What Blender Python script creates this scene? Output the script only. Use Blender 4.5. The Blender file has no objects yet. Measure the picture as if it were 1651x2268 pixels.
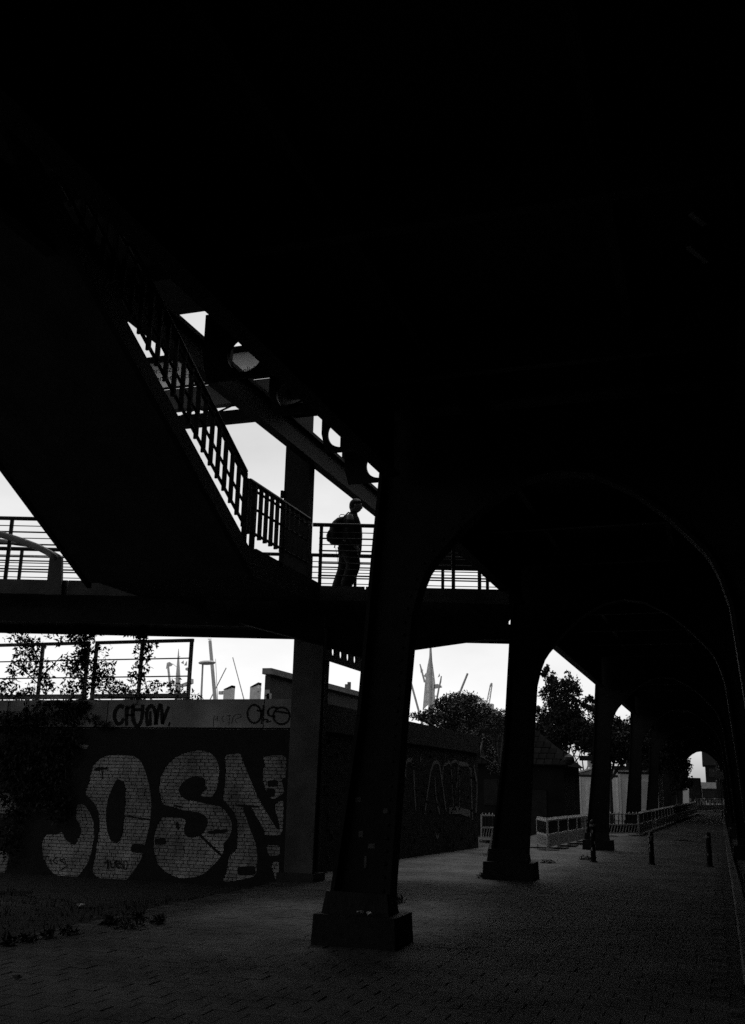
import bpy, bmesh, math, random
import numpy as np
from mathutils import Vector, Matrix, geometry

random.seed(7)
rng = np.random.default_rng(7)
scene = bpy.context.scene
col = scene.collection
U = 0.8            # metres per design unit (design units have the eye at 2.0)

# ------------------------------------------------------------------ camera
FP = 2204.82; CX = 825.5; CY = 1134.0         # a 35 mm lens on a portrait frame, in survey pixels
_y = np.array([(1592 - CX) / FP, -(1745 - CY) / FP, -1.0]); _y /= np.linalg.norm(_y)
_z = np.array([.022, 1., 0.]); _z[2] = -(_z[0] * _y[0] + _z[1] * _y[1]) / _y[2]; _z /= np.linalg.norm(_z)
_x = np.cross(_y, _z)
RC = np.stack([_x, _y, _z], 1)                # world -> camera
cam_data = bpy.data.cameras.new('camera'); cam = bpy.data.objects.new('camera', cam_data); col.objects.link(cam)
cam_data.sensor_fit = 'VERTICAL'; cam_data.sensor_height = 36.0; cam_data.lens = 35.0
cam_data.clip_start = 0.05; cam_data.clip_end = 3000
cam.matrix_world = Matrix.Translation((0, 0, 2.0 * U)) @ Matrix(RC.T.tolist()).to_4x4()
scene.camera = cam

# ------------------------------------------------------------------ sky, sun, exposure
SUN_EL, SUN_AZ = math.radians(66), math.radians(-8)     # azimuth from +Y towards +X
world = bpy.data.worlds.new('World'); scene.world = world; world.use_nodes = True
wn = world.node_tree.nodes; wl = world.node_tree.links; wn.clear()
sky = wn.new('ShaderNodeTexSky'); sky.sky_type = 'NISHITA'; sky.sun_disc = False
sky.sun_elevation = SUN_EL; sky.sun_rotation = SUN_AZ; sky.dust_density = 2.0; sky.air_density = 1.0
bw = wn.new('ShaderNodeRGBToBW'); wl.new(sky.outputs[0], bw.inputs[0])
tc = wn.new('ShaderNodeTexCoord'); mp = wn.new('ShaderNodeMapping'); mp.inputs['Scale'].default_value = (1.5, 1.5, 4.0)
nz = wn.new('ShaderNodeTexNoise'); nz.inputs['Scale'].default_value = 2.2; nz.inputs['Detail'].default_value = 6
wl.new(tc.outputs['Generated'], mp.inputs[0]); wl.new(mp.outputs[0], nz.inputs['Vector'])
cr = wn.new('ShaderNodeMapRange'); cr.inputs[1].default_value = .35; cr.inputs[2].default_value = .75
cr.inputs[3].default_value = .86; cr.inputs[4].default_value = 1.16
wl.new(nz.outputs[0], cr.inputs[0])
mu = wn.new('ShaderNodeMath'); mu.operation = 'MULTIPLY'; wl.new(bw.outputs[0], mu.inputs[0]); wl.new(cr.outputs[0], mu.inputs[1])
bg = wn.new('ShaderNodeBackground'); bg.inputs[1].default_value = 0.15
wo = wn.new('ShaderNodeOutputWorld'); wl.new(mu.outputs[0], bg.inputs[0]); wl.new(bg.outputs[0], wo.inputs[0])

sd = bpy.data.lights.new('sun', 'SUN'); sd.energy = 0.8; sd.angle = math.radians(12); sd.color = (1.0, 1.0, 1.0)
so = bpy.data.objects.new('sun', sd); col.objects.link(so)
sv = Vector((math.sin(SUN_AZ) * math.cos(SUN_EL), math.cos(SUN_AZ) * math.cos(SUN_EL), math.sin(SUN_EL)))
so.rotation_euler = (-sv).to_track_quat('-Z', 'Y').to_euler(); so.location = (0, 0, 40)

vs = scene.view_settings
vs.view_transform = 'Standard'; vs.look = 'None'; vs.gamma = 1.0; vs.use_curve_mapping = False; vs.exposure = 0.3
scene.cycles.max_bounces = 4; scene.cycles.diffuse_bounces = 3; scene.cycles.glossy_bounces = 2
scene.cycles.use_denoising = False

# ------------------------------------------------------------------ surveying helpers (design units)
O3 = np.array([0., 0., 2.])
def ray(px, py): return RC.T @ np.array([(px - CX) / FP, -(py - CY) / FP, -1.0])
def onX(px, py, X): r = ray(px, py); return O3 + r * (X / r[0])
def onY(px, py, Y): r = ray(px, py); return O3 + r * (Y / r[1])
def onZ(px, py, Z): r = ray(px, py); return O3 + r * ((Z - 2.) / r[2])
BN = np.array([-.32, .948, 0.]); BN /= np.linalg.norm(BN)       # horizontal normal of the footbridge
BT = np.array([BN[1], -BN[0], 0.])                               # along the footbridge, to the right
def onB(px, py, D): r = ray(px, py); return O3 + r * (D / (BN @ r))
def sm(a, b, t): t = min(1, max(0, (t - a) / (b - a))); return t * t * (3 - 2 * t)
def gz(Y): return -.36 * sm(21, 44, Y)                           # the pavement falls away slightly
def onG(px, py):
    z = 0.
    for _ in range(12): p = onZ(px, py, z); z = gz(p[1])
    return p

# ------------------------------------------------------------------ materials
MATS = {}
def mat(name, base, rough=.7, var=.25, scale=6., bump=.0, metal=0., spec=.1, stretch=(1, 1, 1), mottle=0., coord='Object', stain=0., sscale=.7):
    if name in MATS: return MATS[name]
    m = bpy.data.materials.new(name); m.use_nodes = True; n = m.node_tree.nodes; l = m.node_tree.links
    p = n['Principled BSDF']; p.inputs['Roughness'].default_value = rough; p.inputs['Metallic'].default_value = metal
    p.inputs['Specular IOR Level'].default_value = spec
    t = n.new('ShaderNodeTexCoord'); mpn = n.new('ShaderNodeMapping'); mpn.inputs['Scale'].default_value = stretch
    l.new(t.outputs[coord], mpn.inputs[0])
    a = n.new('ShaderNodeTexNoise'); a.inputs['Scale'].default_value = scale; a.inputs['Detail'].default_value = 8; a.inputs['Roughness'].default_value = .65
    l.new(mpn.outputs[0], a.inputs['Vector'])
    r = n.new('ShaderNodeMapRange'); r.inputs[1].default_value = .3; r.inputs[2].default_value = .7
    r.inputs[3].default_value = base * (1 - var); r.inputs[4].default_value = base * (1 + var)
    l.new(a.outputs[0], r.inputs[0]); out = r.outputs[0]
    if mottle:
        oi = n.new('ShaderNodeObjectInfo'); mr = n.new('ShaderNodeMapRange')
        mr.inputs[3].default_value = 1 - mottle; mr.inputs[4].default_value = 1 + mottle
        l.new(oi.outputs['Random'], mr.inputs[0]); mm = n.new('ShaderNodeMath'); mm.operation = 'MULTIPLY'
        l.new(out, mm.inputs[0]); l.new(mr.outputs[0], mm.inputs[1]); out = mm.outputs[0]
    if stain:                                     # broad blotches of dirt and wear, fixed in the place
        gp_ = n.new('ShaderNodeNewGeometry'); sn = n.new('ShaderNodeTexNoise'); sn.inputs['Scale'].default_value = sscale; sn.inputs['Detail'].default_value = 7; sn.inputs['Roughness'].default_value = .62
        l.new(gp_.outputs['Position'], sn.inputs['Vector']); sr = n.new('ShaderNodeMapRange'); sr.inputs[1].default_value = .36; sr.inputs[2].default_value = .62
        sr.inputs[3].default_value = 1 - stain; sr.inputs[4].default_value = 1 + stain*.25
        l.new(sn.outputs[0], sr.inputs[0]); sx = n.new('ShaderNodeMath'); sx.operation = 'MULTIPLY'; l.new(out, sx.inputs[0]); l.new(sr.outputs[0], sx.inputs[1]); out = sx.outputs[0]
    cb = n.new('ShaderNodeCombineColor')
    for i in range(3): l.new(out, cb.inputs[i])
    l.new(cb.outputs[0], p.inputs['Base Color'])
    if bump:
        b = n.new('ShaderNodeBump'); b.inputs['Strength'].default_value = bump; b.inputs['Distance'].default_value = .02
        a2 = n.new('ShaderNodeTexNoise'); a2.inputs['Scale'].default_value = scale * 5; a2.inputs['Detail'].default_value = 6
        l.new(mpn.outputs[0], a2.inputs['Vector']); l.new(a2.outputs[0], b.inputs['Height']); l.new(b.outputs[0], p.inputs['Normal'])
    MATS[name] = m; return m
M_STEEL = mat('painted_steel', .016, .55, .35, 3, .15)
M_STEEL2 = mat('weathered_steel', .022, .5, .4, 4, .2)
M_RAIL = mat('railing_steel', .03, .45, .3, 8, .05)
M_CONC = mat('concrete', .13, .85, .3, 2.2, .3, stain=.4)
M_CONCD = mat('dark_concrete', .04, .85, .35, 2.0, .3)  # plain concrete with its base tone set dark
M_PARA = mat('parapet_concrete', .46, .85, .25, 1.6, .25, stain=.45, sscale=.8)
M_GRAN = mat('granite', .024, .7, .35, 14, .25)
M_PAVER = mat('paver_concrete', .088, .85, .25, 3.5, .25, mottle=.12, stain=.45, sscale=.9)
M_PAVE = mat('pavement_bed', .042, .9, .35, 5, .4)
M_PAVEF = mat('pavement_far', .075, .85, .3, 3, .4, stain=.4)
_n = M_PAVEF.node_tree.nodes; _l = M_PAVEF.node_tree.links; _p = _n['Principled BSDF']; _src = _p.inputs['Base Color'].links[0].from_socket
_b = _n.new('ShaderNodeTexBrick'); _b.inputs['Scale'].default_value = 1.0; _b.inputs['Brick Width'].default_value = .264; _b.inputs['Row Height'].default_value = .18
_b.inputs['Mortar Size'].default_value = .008; _b.inputs['Color1'].default_value = (1, 1, 1, 1); _b.inputs['Color2'].default_value = (.78, .78, .78, 1); _b.inputs['Mortar'].default_value = (.3, .3, .3, 1)
_t = _n.new('ShaderNodeTexCoord'); _l.new(_t.outputs['Object'], _b.inputs['Vector'])
_m = _n.new('ShaderNodeMix'); _m.data_type = 'RGBA'; _m.blend_type = 'MULTIPLY'; _m.inputs[0].default_value = 1; _l.new(_src, _m.inputs[6]); _l.new(_b.outputs['Color'], _m.inputs[7]); _l.new(_m.outputs[2], _p.inputs['Base Color'])
M_ROAD = mat('asphalt', .05, .85, .3, 9, .4)
M_KERB = mat('kerb_granite', .08, .75, .3, 9, .25, mottle=.15)
M_SOIL = mat('soil', .025, .95, .4, 5, .6)
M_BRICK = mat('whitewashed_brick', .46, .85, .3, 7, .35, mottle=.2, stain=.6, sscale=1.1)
M_BRICKD = mat('dark_brick', .022, .9, .35, 7, .35, mottle=.25)  # plain brick, base tone set very dark
M_MORTAR = mat('mortar', .035, .95, .3, 9, .3)
M_SPRAY = mat('black_spray_paint', .018, .6, .3, 5, .05)
M_SPRAYL = mat('pale_spray_paint', .20, .7, .4, 12, .1)
M_LEAF = mat('leaf', .035, .55, .45, 3, 0, mottle=.1)
M_LITTER = mat('leaf_litter', .02, .8, .4, 3, 0)
M_BARK = mat('bark', .06, .9, .35, 12, .5)
M_ZINC = mat('galvanised_steel', .34, .45, .25, 8, .05)
M_WHITE = mat('white_panel', .58, .5, .12, 3, .03)
M_WHITE2 = mat('white_plastic', .7, .5, .2, 5, .05)
M_DARK = mat('dark_plastic', .025, .5, .3, 6, .05)
M_PALE = mat('pale_paint', .55, .55, .2, 4, .03)
M_MID = mat('grey_paint', .28, .55, .25, 4, .05)
M_CLOTH = mat('sail_cloth', .72, .85, .25, 6, .1)
M_SIGN = mat('sign_panel', .42, .45, .1, 3, .0)
def translucent(m, f):
    n = m.node_tree.nodes; l = m.node_tree.links; p = n['Principled BSDF']; out = n['Material Output']
    t_ = n.new('ShaderNodeBsdfTranslucent'); l.new(p.inputs['Base Color'].links[0].from_socket, t_.inputs[0])
    x_ = n.new('ShaderNodeMixShader'); x_.inputs[0].default_value = f
    l.new(p.outputs[0], x_.inputs[1]); l.new(t_.outputs[0], x_.inputs[2]); l.new(x_.outputs[0], out.inputs[0])
translucent(M_CLOTH, .7); translucent(M_SIGN, .6)
M_HARB = mat('haze_paled_paint', .8, .5, .12, 4, .03)  # very pale tone stands in for the haze over the harbour things
M_TILE = mat('roof_tile', .011, .9, .35, 6, .2, mottle=.25, spec=.0)
M_SKIN = mat('skin', .30, .55, .1, 8, .02)
M_HAIR = mat('hair', .03, .6, .3, 30, .3)
M_JACKET = mat('jacket_cloth', .03, .9, .3, 12, .25)
M_TROUSER = mat('trouser_cloth', .035, .9, .3, 12, .25)
M_PACK = mat('backpack_nylon', .028, .6, .3, 14, .25)
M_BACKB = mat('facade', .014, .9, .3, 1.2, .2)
M_GLASS = mat('window_glass', .03, .12, .2, 2, 0, spec=.5)

# ------------------------------------------------------------------ mesh helpers
ORG = {}
class MB:
    def __init__(s): s.v = []; s.f = []
    def add(s, vs_, fs_):
        k = len(s.v); s.v += [tuple(map(float, p)) for p in vs_]; s.f += [tuple(i + k for i in f) for f in fs_]; return s
    def box(s, a, b):
        x0, y0, z0 = np.minimum(a, b); x1, y1, z1 = np.maximum(a, b)
        return s.add([(x0,y0,z0),(x1,y0,z0),(x1,y1,z0),(x0,y1,z0),(x0,y0,z1),(x1,y0,z1),(x1,y1,z1),(x0,y1,z1)],
                     [(0,3,2,1),(4,5,6,7),(0,1,5,4),(1,2,6,5),(2,3,7,6),(3,0,4,7)])
    def bar(s, p, q, w, h=None, up=(0, 0, 1)):
        p = np.array(p, float); q = np.array(q, float); d = q - p; L = np.linalg.norm(d)
        if L < 1e-9: return s
        d /= L; h = w if h is None else h; up = np.array(up, float)
        if abs(d @ up) > .97: up = np.array([0., 1., 0.]) if abs(d[1]) < .9 else np.array([1., 0, 0])
        a = np.cross(d, up); a /= np.linalg.norm(a); b = np.cross(a, d)
        vs_ = [e + a * sx * w / 2 + b * sz * h / 2 for e in (p, q) for sx, sz in ((-1,-1),(1,-1),(1,1),(-1,1))]
        return s.add(vs_, [(0,1,2,3),(7,6,5,4),(0,4,5,1),(1,5,6,2),(2,6,7,3),(3,7,4,0)])
    def tube(s, pts, r, n=8, caps=True):
        pts = [np.array(p, float) for p in pts]; rs = r if hasattr(r, '__len__') else [r] * len(pts)
        rings = []; a = None
        for i, p in enumerate(pts):
            d = pts[min(i + 1, len(pts) - 1)] - pts[max(i - 1, 0)]; d = d / (np.linalg.norm(d) + 1e-12)
            if a is None:
                a = np.cross(d, (0, 0, 1.)) if abs(d[2]) < .9 else np.cross(d, (0, 1., 0))
            a = a - d * (a @ d); a /= np.linalg.norm(a); b = np.cross(d, a)
            rings.append([p + rs[i] * (a * math.cos(2*math.pi*k/n) + b * math.sin(2*math.pi*k/n)) for k in range(n)])
        vs_ = [v for rg in rings for v in rg]; fs_ = []
        for i in range(len(pts) - 1):
            for k in range(n):
                k2 = (k + 1) % n; fs_.append((i*n+k, i*n+k2, (i+1)*n+k2, (i+1)*n+k))
        if caps: fs_ += [tuple(range(n))[::-1], tuple(range((len(pts)-1)*n, len(pts)*n))]
        return s.add(vs_, fs_)
    def prism(s, poly, ext):
        """planar 3-D polygon (may be concave) extruded by vector ext"""
        P = [np.array(p, float) for p in poly]; e = np.array(ext, float); n = len(P)
        tris = geometry.tessellate_polygon([[Vector(p) for p in P]])
        fs_ = [tuple(t) for t in tris] + [tuple(i + n for i in t[::-1]) for t in tris]
        fs_ += [(i, (i+1) % n, n + (i+1) % n, n + i) for i in range(n)]
        return s.add(P + [p + e for p in P], fs_)
    def build(s, name, m, parent=None, org=None, smooth=False):
        v = np.array(s.v) * U
        if parent is not None: o0 = ORG[parent.name]
        elif org is not None: o0 = np.array(org, float) * U
        else: o0 = np.array([(v[:,0].min()+v[:,0].max())/2, (v[:,1].min()+v[:,1].max())/2, v[:,2].min()])
        me = bpy.data.meshes.new(name); me.from_pydata((v - o0).tolist(), [], s.f)
        bm = bmesh.new(); bm.from_mesh(me); bmesh.ops.recalc_face_normals(bm, faces=bm.faces); bm.to_mesh(me); bm.free()
        if m: me.materials.append(m)
        if smooth: me.polygons.foreach_set('use_smooth', [True] * len(me.polygons))
        me.update()
        o = bpy.data.objects.new(name, me); col.objects.link(o)
        if parent is None: o.location = o0; ORG[o.name] = o0
        else: o.parent = parent; ORG[o.name] = o0
        return o
def tag(o, label, cat, group=None):
    o['label'] = label; o['category'] = cat
    if group: o['group'] = group
    return o
def struct(o): o['kind'] = 'structure'; return o
def stuff(o): o['kind'] = 'stuff'; return o
def thing(name, label, cat, loc, group=None):
    e = bpy.data.objects.new(name, None); col.objects.link(e); l = np.array(loc, float) * U
    e.location = l; e.empty_display_size = .2; ORG[e.name] = l
    return tag(e, label, cat, group)
def kids(o): return [c for c in bpy.data.objects if c.parent == o]
def copy_tree(o, parent=None):
    c = o.copy(); col.objects.link(c)
    if parent is not None: c.parent = parent
    for ch in kids(o): copy_tree(ch, c)
    return c
def leaves(mb, P, size, spread=.35, droop=.3, aspect=.45):
    """pointed leaves at positions P (n,3); folded along the midrib a little"""
    n = len(P); a = rng.normal(size=(n, 3)); a[:, 2] -= droop; a /= np.linalg.norm(a, axis=1)[:, None]
    b = rng.normal(size=(n, 3)); b -= a * (a * b).sum(1)[:, None]; b /= np.linalg.norm(b, axis=1)[:, None]
    c = np.cross(a, b); L = size * (1 + spread * rng.uniform(-1, 1, n))[:, None]; W = L * aspect
    k = len(mb.v)
    V = np.stack([P, P + a*L*.45 + b*W*.5 + c*L*.06, P + a*L, P + a*L*.45 - b*W*.5 + c*L*.06], 1).reshape(-1, 3)
    mb.v += [tuple(p) for p in V.tolist()]
    mb.f += [(k+4*i, k+4*i+1, k+4*i+2, k+4*i+3) for i in range(n)]
def clump(c, r, n):
    d = rng.normal(size=(n, 3)); d /= np.linalg.norm(d, axis=1)[:, None]
    return np.array(c) + d * np.array(r) * (rng.uniform(.0, 1, n) ** .45)[:, None]

# ================================================================== SETTING
def strip(xs, ys, zf, name, m, org=(0, 0, 0)):
    mb = MB(); vs_ = [(x, y, zf(x, y)) for y in ys for x in xs]; nx = len(xs)
    mb.add(vs_, [(j*nx+i, j*nx+i+1, (j+1)*nx+i+1, (j+1)*nx+i) for j in range(len(ys)-1) for i in range(nx-1)])
    return mb.build(name, m, org=org)
YS = [-60, -20, 0, 10, 15, 21, 24, 27, 30, 33, 36, 39, 42, 46, 60, 90, 130, 200]
g = struct(strip([-500, -60, -20, 0, 20, 60, 500], [-500, -60] + YS[1:] + [500, 1500], lambda x, y: gz(y) - .22, 'ground', M_ROAD))
pave = struct(strip([-8.5, -6, -3, .12], YS, lambda x, y: gz(y) - .008, 'pavement', M_PAVE))
farp = struct(strip([-8.5, -3, .12], [44, 46, 60, 90, 130, 200], lambda x, y: gz(y) + .0, 'pavement_far', M_PAVEF))
road = struct(strip([.34, 3, 12], YS, lambda x, y: gz(y) - .13, 'road', M_ROAD))

# pavers in running bond: the nearest as pieces, the rest joined
def paver_mesh(w, d):
    mb = MB(); h = .05; c = .004
    mb.add([(-w/2,-d/2,-h),(w/2,-d/2,-h),(w/2,d/2,-h),(-w/2,d/2,-h),
            (-w/2,-d/2,-c),(w/2,-d/2,-c),(w/2,d/2,-c),(-w/2,d/2,-c),
            (-w/2+c,-d/2+c,0),(w/2-c,-d/2+c,0),(w/2-c,d/2-c,0),(-w/2+c,d/2-c,0)],
           [(0,1,5,4),(1,2,6,5),(2,3,7,6),(3,0,4,7),(4,5,9,8),(5,6,10,9),(6,7,11,10),(7,4,8,11),(8,9,10,11)])
    return mb
PW, PD, PG = .36, .235, .007
pm = paver_mesh(PW - PG, PD - PG); me_p = bpy.data.meshes.new('paver')
me_p.from_pydata((np.array(pm.v) * U).tolist(), [], pm.f); me_p.materials.append(M_PAVER); me_p.update()
rest = MB(); cells = []
j = 0; y = 5.6
while y < 44.2:
    off = (PW * .5 if j % 2 else 0) + random.uniform(-.03, .03)
    x = -8.5 + PW / 2 - off
    while x < .12:
        if -8.52 < x - PW/2 and x + PW/2 < .13:
            q = RC @ (np.array([x, y, 0]) - O3); u = CX + FP*q[0]/-q[2]; v = CY - FP*q[1]/-q[2]
            cells.append((x, y, u, v))
        x += PW
    y += PD; j += 1
vis = sorted([c for c in cells if -15 < c[2] < 1666 and c[3] < 2285], key=lambda c: c[1])
near = set((c[0], c[1]) for c in vis[:300])
for x, y, u, v in cells:
    z = gz(y) + random.gauss(0, .0018); tx, ty = random.gauss(0, .006), random.gauss(0, .006)
    if (x, y) in near:
        o = bpy.data.objects.new('paver', me_p); col.objects.link(o); o.parent = pave
        o.location = (x*U, y*U, z*U); o.rotation_euler = (tx, ty, random.gauss(0, .006))
    elif -200 < u < 1850:
        k = len(rest.v)
        rest.v += [(x+a, y+b, z + c + a*-ty + b*tx) for a, b, c in pm.v]; rest.f += [tuple(i+k for i in f) for f in pm.f]
o = rest.build('paver_field', M_PAVER, pave); stuff(o)

# kerb stones
def kerb_mesh():
    return MB().prism([(0,-.62,-.3),(.22,-.62,-.3),(.22,-.62,-.03),(.19,-.62,0),(.03,-.62,0),(0,-.62,-.02)], (0, 1.24, 0))
km = kerb_mesh(); me_k = bpy.data.meshes.new('kerb_stone'); me_k.from_pydata((np.array(km.v)*U).tolist(), [], km.f); me_k.materials.append(M_KERB)
kerb = struct(MB().box((.14, -40, -.5), (.30, 150, -.36)).build('kerb', M_KERB, org=(0, 0, 0)))
for i in range(80):
    y = 9 + i * 1.255
    o = bpy.data.objects.new('kerb_stone', me_k); col.objects.link(o); o.parent = kerb
    o.location = (.125*U + random.gauss(0, .004), y*U, (gz(y) + .012 + random.gauss(0, .004))*U)

# planting bed in front of the wall
def bedz(x, y):
    t = min(1, max(0, (-8.45 - x) / 1.2))
    return -.03 - .30 * sm(12.5, 19.5, y) * t + .05 * t * math.sin(x*2.1+y*1.3) * .5 + .025*math.sin(y*3.7-x) * t
bx = list(np.linspace(-26, -8.44, 60)); by = list(np.linspace(2, 21, 60))
bed = struct(strip(bx, by, bedz, 'soil', M_SOIL))
lit = MB()
pts = np.stack([rng.uniform(-16, -8.5, 5200), rng.uniform(9, 20, 5200), np.zeros(5200)], 1)
pts[:, 2] = [bedz(p[0], p[1]) for p in pts]
for p in pts[:2600]:
    a = rng.uniform(0, 6.28); h = rng.uniform(.03, .12); w = .008; dx, dy = math.cos(a), math.sin(a)
    lit.add([p + (-dy*w, dx*w, 0), p + (dy*w, -dx*w, 0), p + (dx*h*.4, dy*h*.4, h)], [(0, 1, 2)])
leaves(lit, pts[2600:], .05, droop=-.2)
o = lit.build('ground_cover', M_LITTER, org=(-11*1., 14, 0)); stuff(o); o['label'] = 'grass and leaf litter on the dark bed below the brick wall'; o['category'] = 'ground cover'

# ================================================================== VIADUCT
INL = [(-4.05,.40),(-3.9,2.8),(-3.79,4.15),(-3.70,4.5),(-3.6,4.75),(-3.5,4.9),(-3.35,5.07),(-3.1,5.35),(-2.7,5.70),(-2.2,5.98),(-1.75,6.06)]
OUTL = [(-4.82,.40),(-4.49,2.83),(-4.33,5.1),(-4.18,7.0)]
mir = lambda L: [(-3.5 - x, z) for x, z in L]
def strip_flange(mb, path, Y, hw, th):
    for (xa, za), (xb, zb) in zip(path[:-1], path[1:]):
        d = np.array([xb-xa, zb-za]); L = np.linalg.norm(d); d /= L; nrm = np.array([-d[1], d[0]]) * th / 2
        e = d * .006
        a0 = np.array([xa, za]) - e; b0 = np.array([xb, zb]) + e
        P = [(a0+nrm), (b0+nrm), (b0-nrm), (a0-nrm)]
        mb.prism([(p[0], Y-hw, p[1]) for p in P], (0, 2*hw, 0))
def plinth_block(mb, x0, x1, Y, hw, z0, z1, bat):
    mb.add([(x0,Y-hw,z0),(x1,Y-hw,z0),(x1,Y+hw,z0),(x0,Y+hw,z0),(x0+bat,Y-hw+bat,z1),(x1-bat,Y-hw+bat,z1),(x1-bat,Y+hw-bat,z1),(x0+bat,Y+hw-bat,z1)],
           [(0,3,2,1),(4,5,6,7),(0,1,5,4),(1,2,6,5),(2,3,7,6),(3,0,4,7)])
def portal(name, label, Y, rivets=False):
    t = thing(name, label, 'viaduct frame', (-1.75, Y, gz(Y)), 'steel portal frames of the viaduct')
    poly = OUTL + mir(OUTL)[::-1] + mir(INL) + INL[::-1][1:]
    g0 = gz(Y)
    MB().prism([(x, Y-.05, z if z > 1 else z+g0) for x, z in poly], (0, .10, 0)).build('web', M_STEEL, t)
    for sgn, side in ((0, 'left'), (1, 'right')):
        f = MB(); P = [(x, z if z > 1 else z+g0) for x, z in (mir(OUTL) if sgn else OUTL)]; strip_flange(f, P, Y, .15, .05); f.build('outer_flange', M_STEEL, t)
        pl = MB(); x0, x1 = (-4.98, -3.84); 
        if sgn: x0, x1 = -3.5 - x1, -3.5 - x0
        plinth_block(pl, x0, x1, Y, .42, g0-.4, g0+.36, .035); pl.build('plinth', M_GRAN, t)
        sh = MB(); x0, x1 = (-4.9, -4.0)
        if sgn: x0, x1 = -3.5 - x1, -3.5 - x0
        plinth_block(sh, x0, x1, Y, .22, g0+.36, g0+.62, .04); sh.build('base_shoe', M_STEEL2, t)
    fi = MB(); P = [(x, z if z > 1 else z+g0) for x, z in INL + mir(INL)[::-1][1:]]; strip_flange(fi, P, Y, .15, .05); fi.build('arch_flange', M_STEEL, t)
    if rivets:
        rv = MB()
        P = INL + mir(INL)[::-1][1:]
        for (xa, za), (xb, zb) in zip(P[:-1], P[1:]):
            n_ = max(1, int(math.hypot(xb-xa, zb-za)/.16))
            for k in range(n_):
                x = xa + (xb-xa)*(k+.5)/n_; z = za + (zb-za)*(k+.5)/n_
                dx, dz = -(zb-za), (xb-xa); L = math.hypot(dx, dz); x += dx/L*.10; z += dz/L*.10
                c = np.array([x, Y-.05, z]); r = .022
                rv.add([c+(-r,0,-r), c+(r,0,-r), c+(r,0,r), c+(-r,0,r), c+(-r*.5,-r*.8,-r*.5), c+(r*.5,-r*.8,-r*.5), c+(r*.5,-r*.8,r*.5), c+(-r*.5,-r*.8,r*.5)],
                       [(4,5,6,7),(0,1,5,4),(1,2,6,5),(2,3,7,6),(3,0,4,7)])
        stuff(rv.build('rivets', M_STEEL2, t))
    return t
STK = []
PY = [-4.2, 12.9, 22.8, 40, 57, 73.5, 91, 108, 125]
LAB = [None, 'dark steel portal frame nearest the camera, on the block plinth beside the graffiti wall',
       'second steel portal frame, standing between the shrubs and the leafy tree',
       'third steel portal frame, its leg beside the leftmost bollard', 'fourth steel portal frame, its leg in front of the white site cabins',
       'fifth steel portal frame, its leg at the right end of the cabins', 'sixth steel portal frame, just past the white cabins',
       'steel portal frame deep in the shade of the viaduct, seventh along', 'farthest steel portal frame of the viaduct, by the barriers across the pavement']
for i, Y in enumerate(PY):
    if i == 0: continue
    fr_ = portal('viaduct_frame', LAB[i], Y, rivets=(i in (1, 2, 3)))
    if i == 1:
        for sx_, sz_, w_, h_ in ((-4.45, 1.32, .03, .04), (-4.30, 1.18, .045, .03), (-4.38, .98, .016, .07), (-4.5, 1.75, .04, .03), (-4.12, 1.62, .03, .03)):
            MB().box((sx_-w_, Y-.056, sz_-h_), (sx_+w_, Y-.051, sz_+h_)).build('sticker', M_CONC, fr_)

vd = thing('railway_viaduct', 'black steel railway viaduct deck spanning the whole top of the picture', 'viaduct', (-1.75, 40, 5.7))
MB().box((-4.4, -60, 7.10), (.9, 135, 7.6)).build('deck_slab', M_STEEL, vd)
spans = [(-60, -4.45, 5.95), (-3.95, 12.65, 6.09), (13.15, 22.55, 5.96), (23.05, 39.75, 5.66), (40.25, 56.75, 5.75)] + [(PY[i]+.25, PY[i+1]-.25, 5.75) for i in range(4, 8)]
for ya, yb, zb in spans:
    for X in (-4.05, .55):
        gmb = MB(); gmb.box((X-.03, ya, zb+.05), (X+.03, yb, 7.095)).box((X-.11, ya, zb), (X+.11, yb, zb+.05))
        y = ya + .8
        while y < yb - .4:
            gmb.box((X-.10, y-.02, zb+.05), (X-.03, y+.02, 7.09)).box((X+.03, y-.02, zb+.05), (X+.10, y+.02, 7.09)); y += 1.6
        gmb.build('girder', M_STEEL, vd)
    y = ya + 1.6
    while y < yb - .8 and ya > -10 and yb < 60:
        MB().box((-4.0, y-.06, 6.55), (.5, y+.06, 7.095)).build('cross_girder', M_STEEL2, vd); y += 3.2
for X in (-2.9, -.6):
    MB().box((X-.05, -40, 6.80), (X+.05, 130, 7.09)).build('stringer', M_STEEL2, vd)
# strip lamps under the deck
for (a, b), lab in ((((1531, 474), (1561, 497)), 'unlit strip lamp under the viaduct deck, upper of the pair at right'), (((1526, 548), (1565, 580)), 'unlit strip lamp under the viaduct deck, lower of the pair at right')):
    p = onZ(*a, 6.42); q = onZ(*b, 6.42)
    t = thing('strip_lamp', lab, 'lamp', (p+q)/2, 'strip lamps under the deck')
    MB().bar(p, q, .045, .02).build('diffuser', M_MID, t)
    MB().bar(p+(0,0,.06), q+(0,0,.06), .06, .05).build('housing', M_DARK, t)
    m_ = (p+q)/2; MB().bar(m_+(0,0,.09), m_+(0,0,.72), .03).build('hanger', M_STEEL, t)

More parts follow.
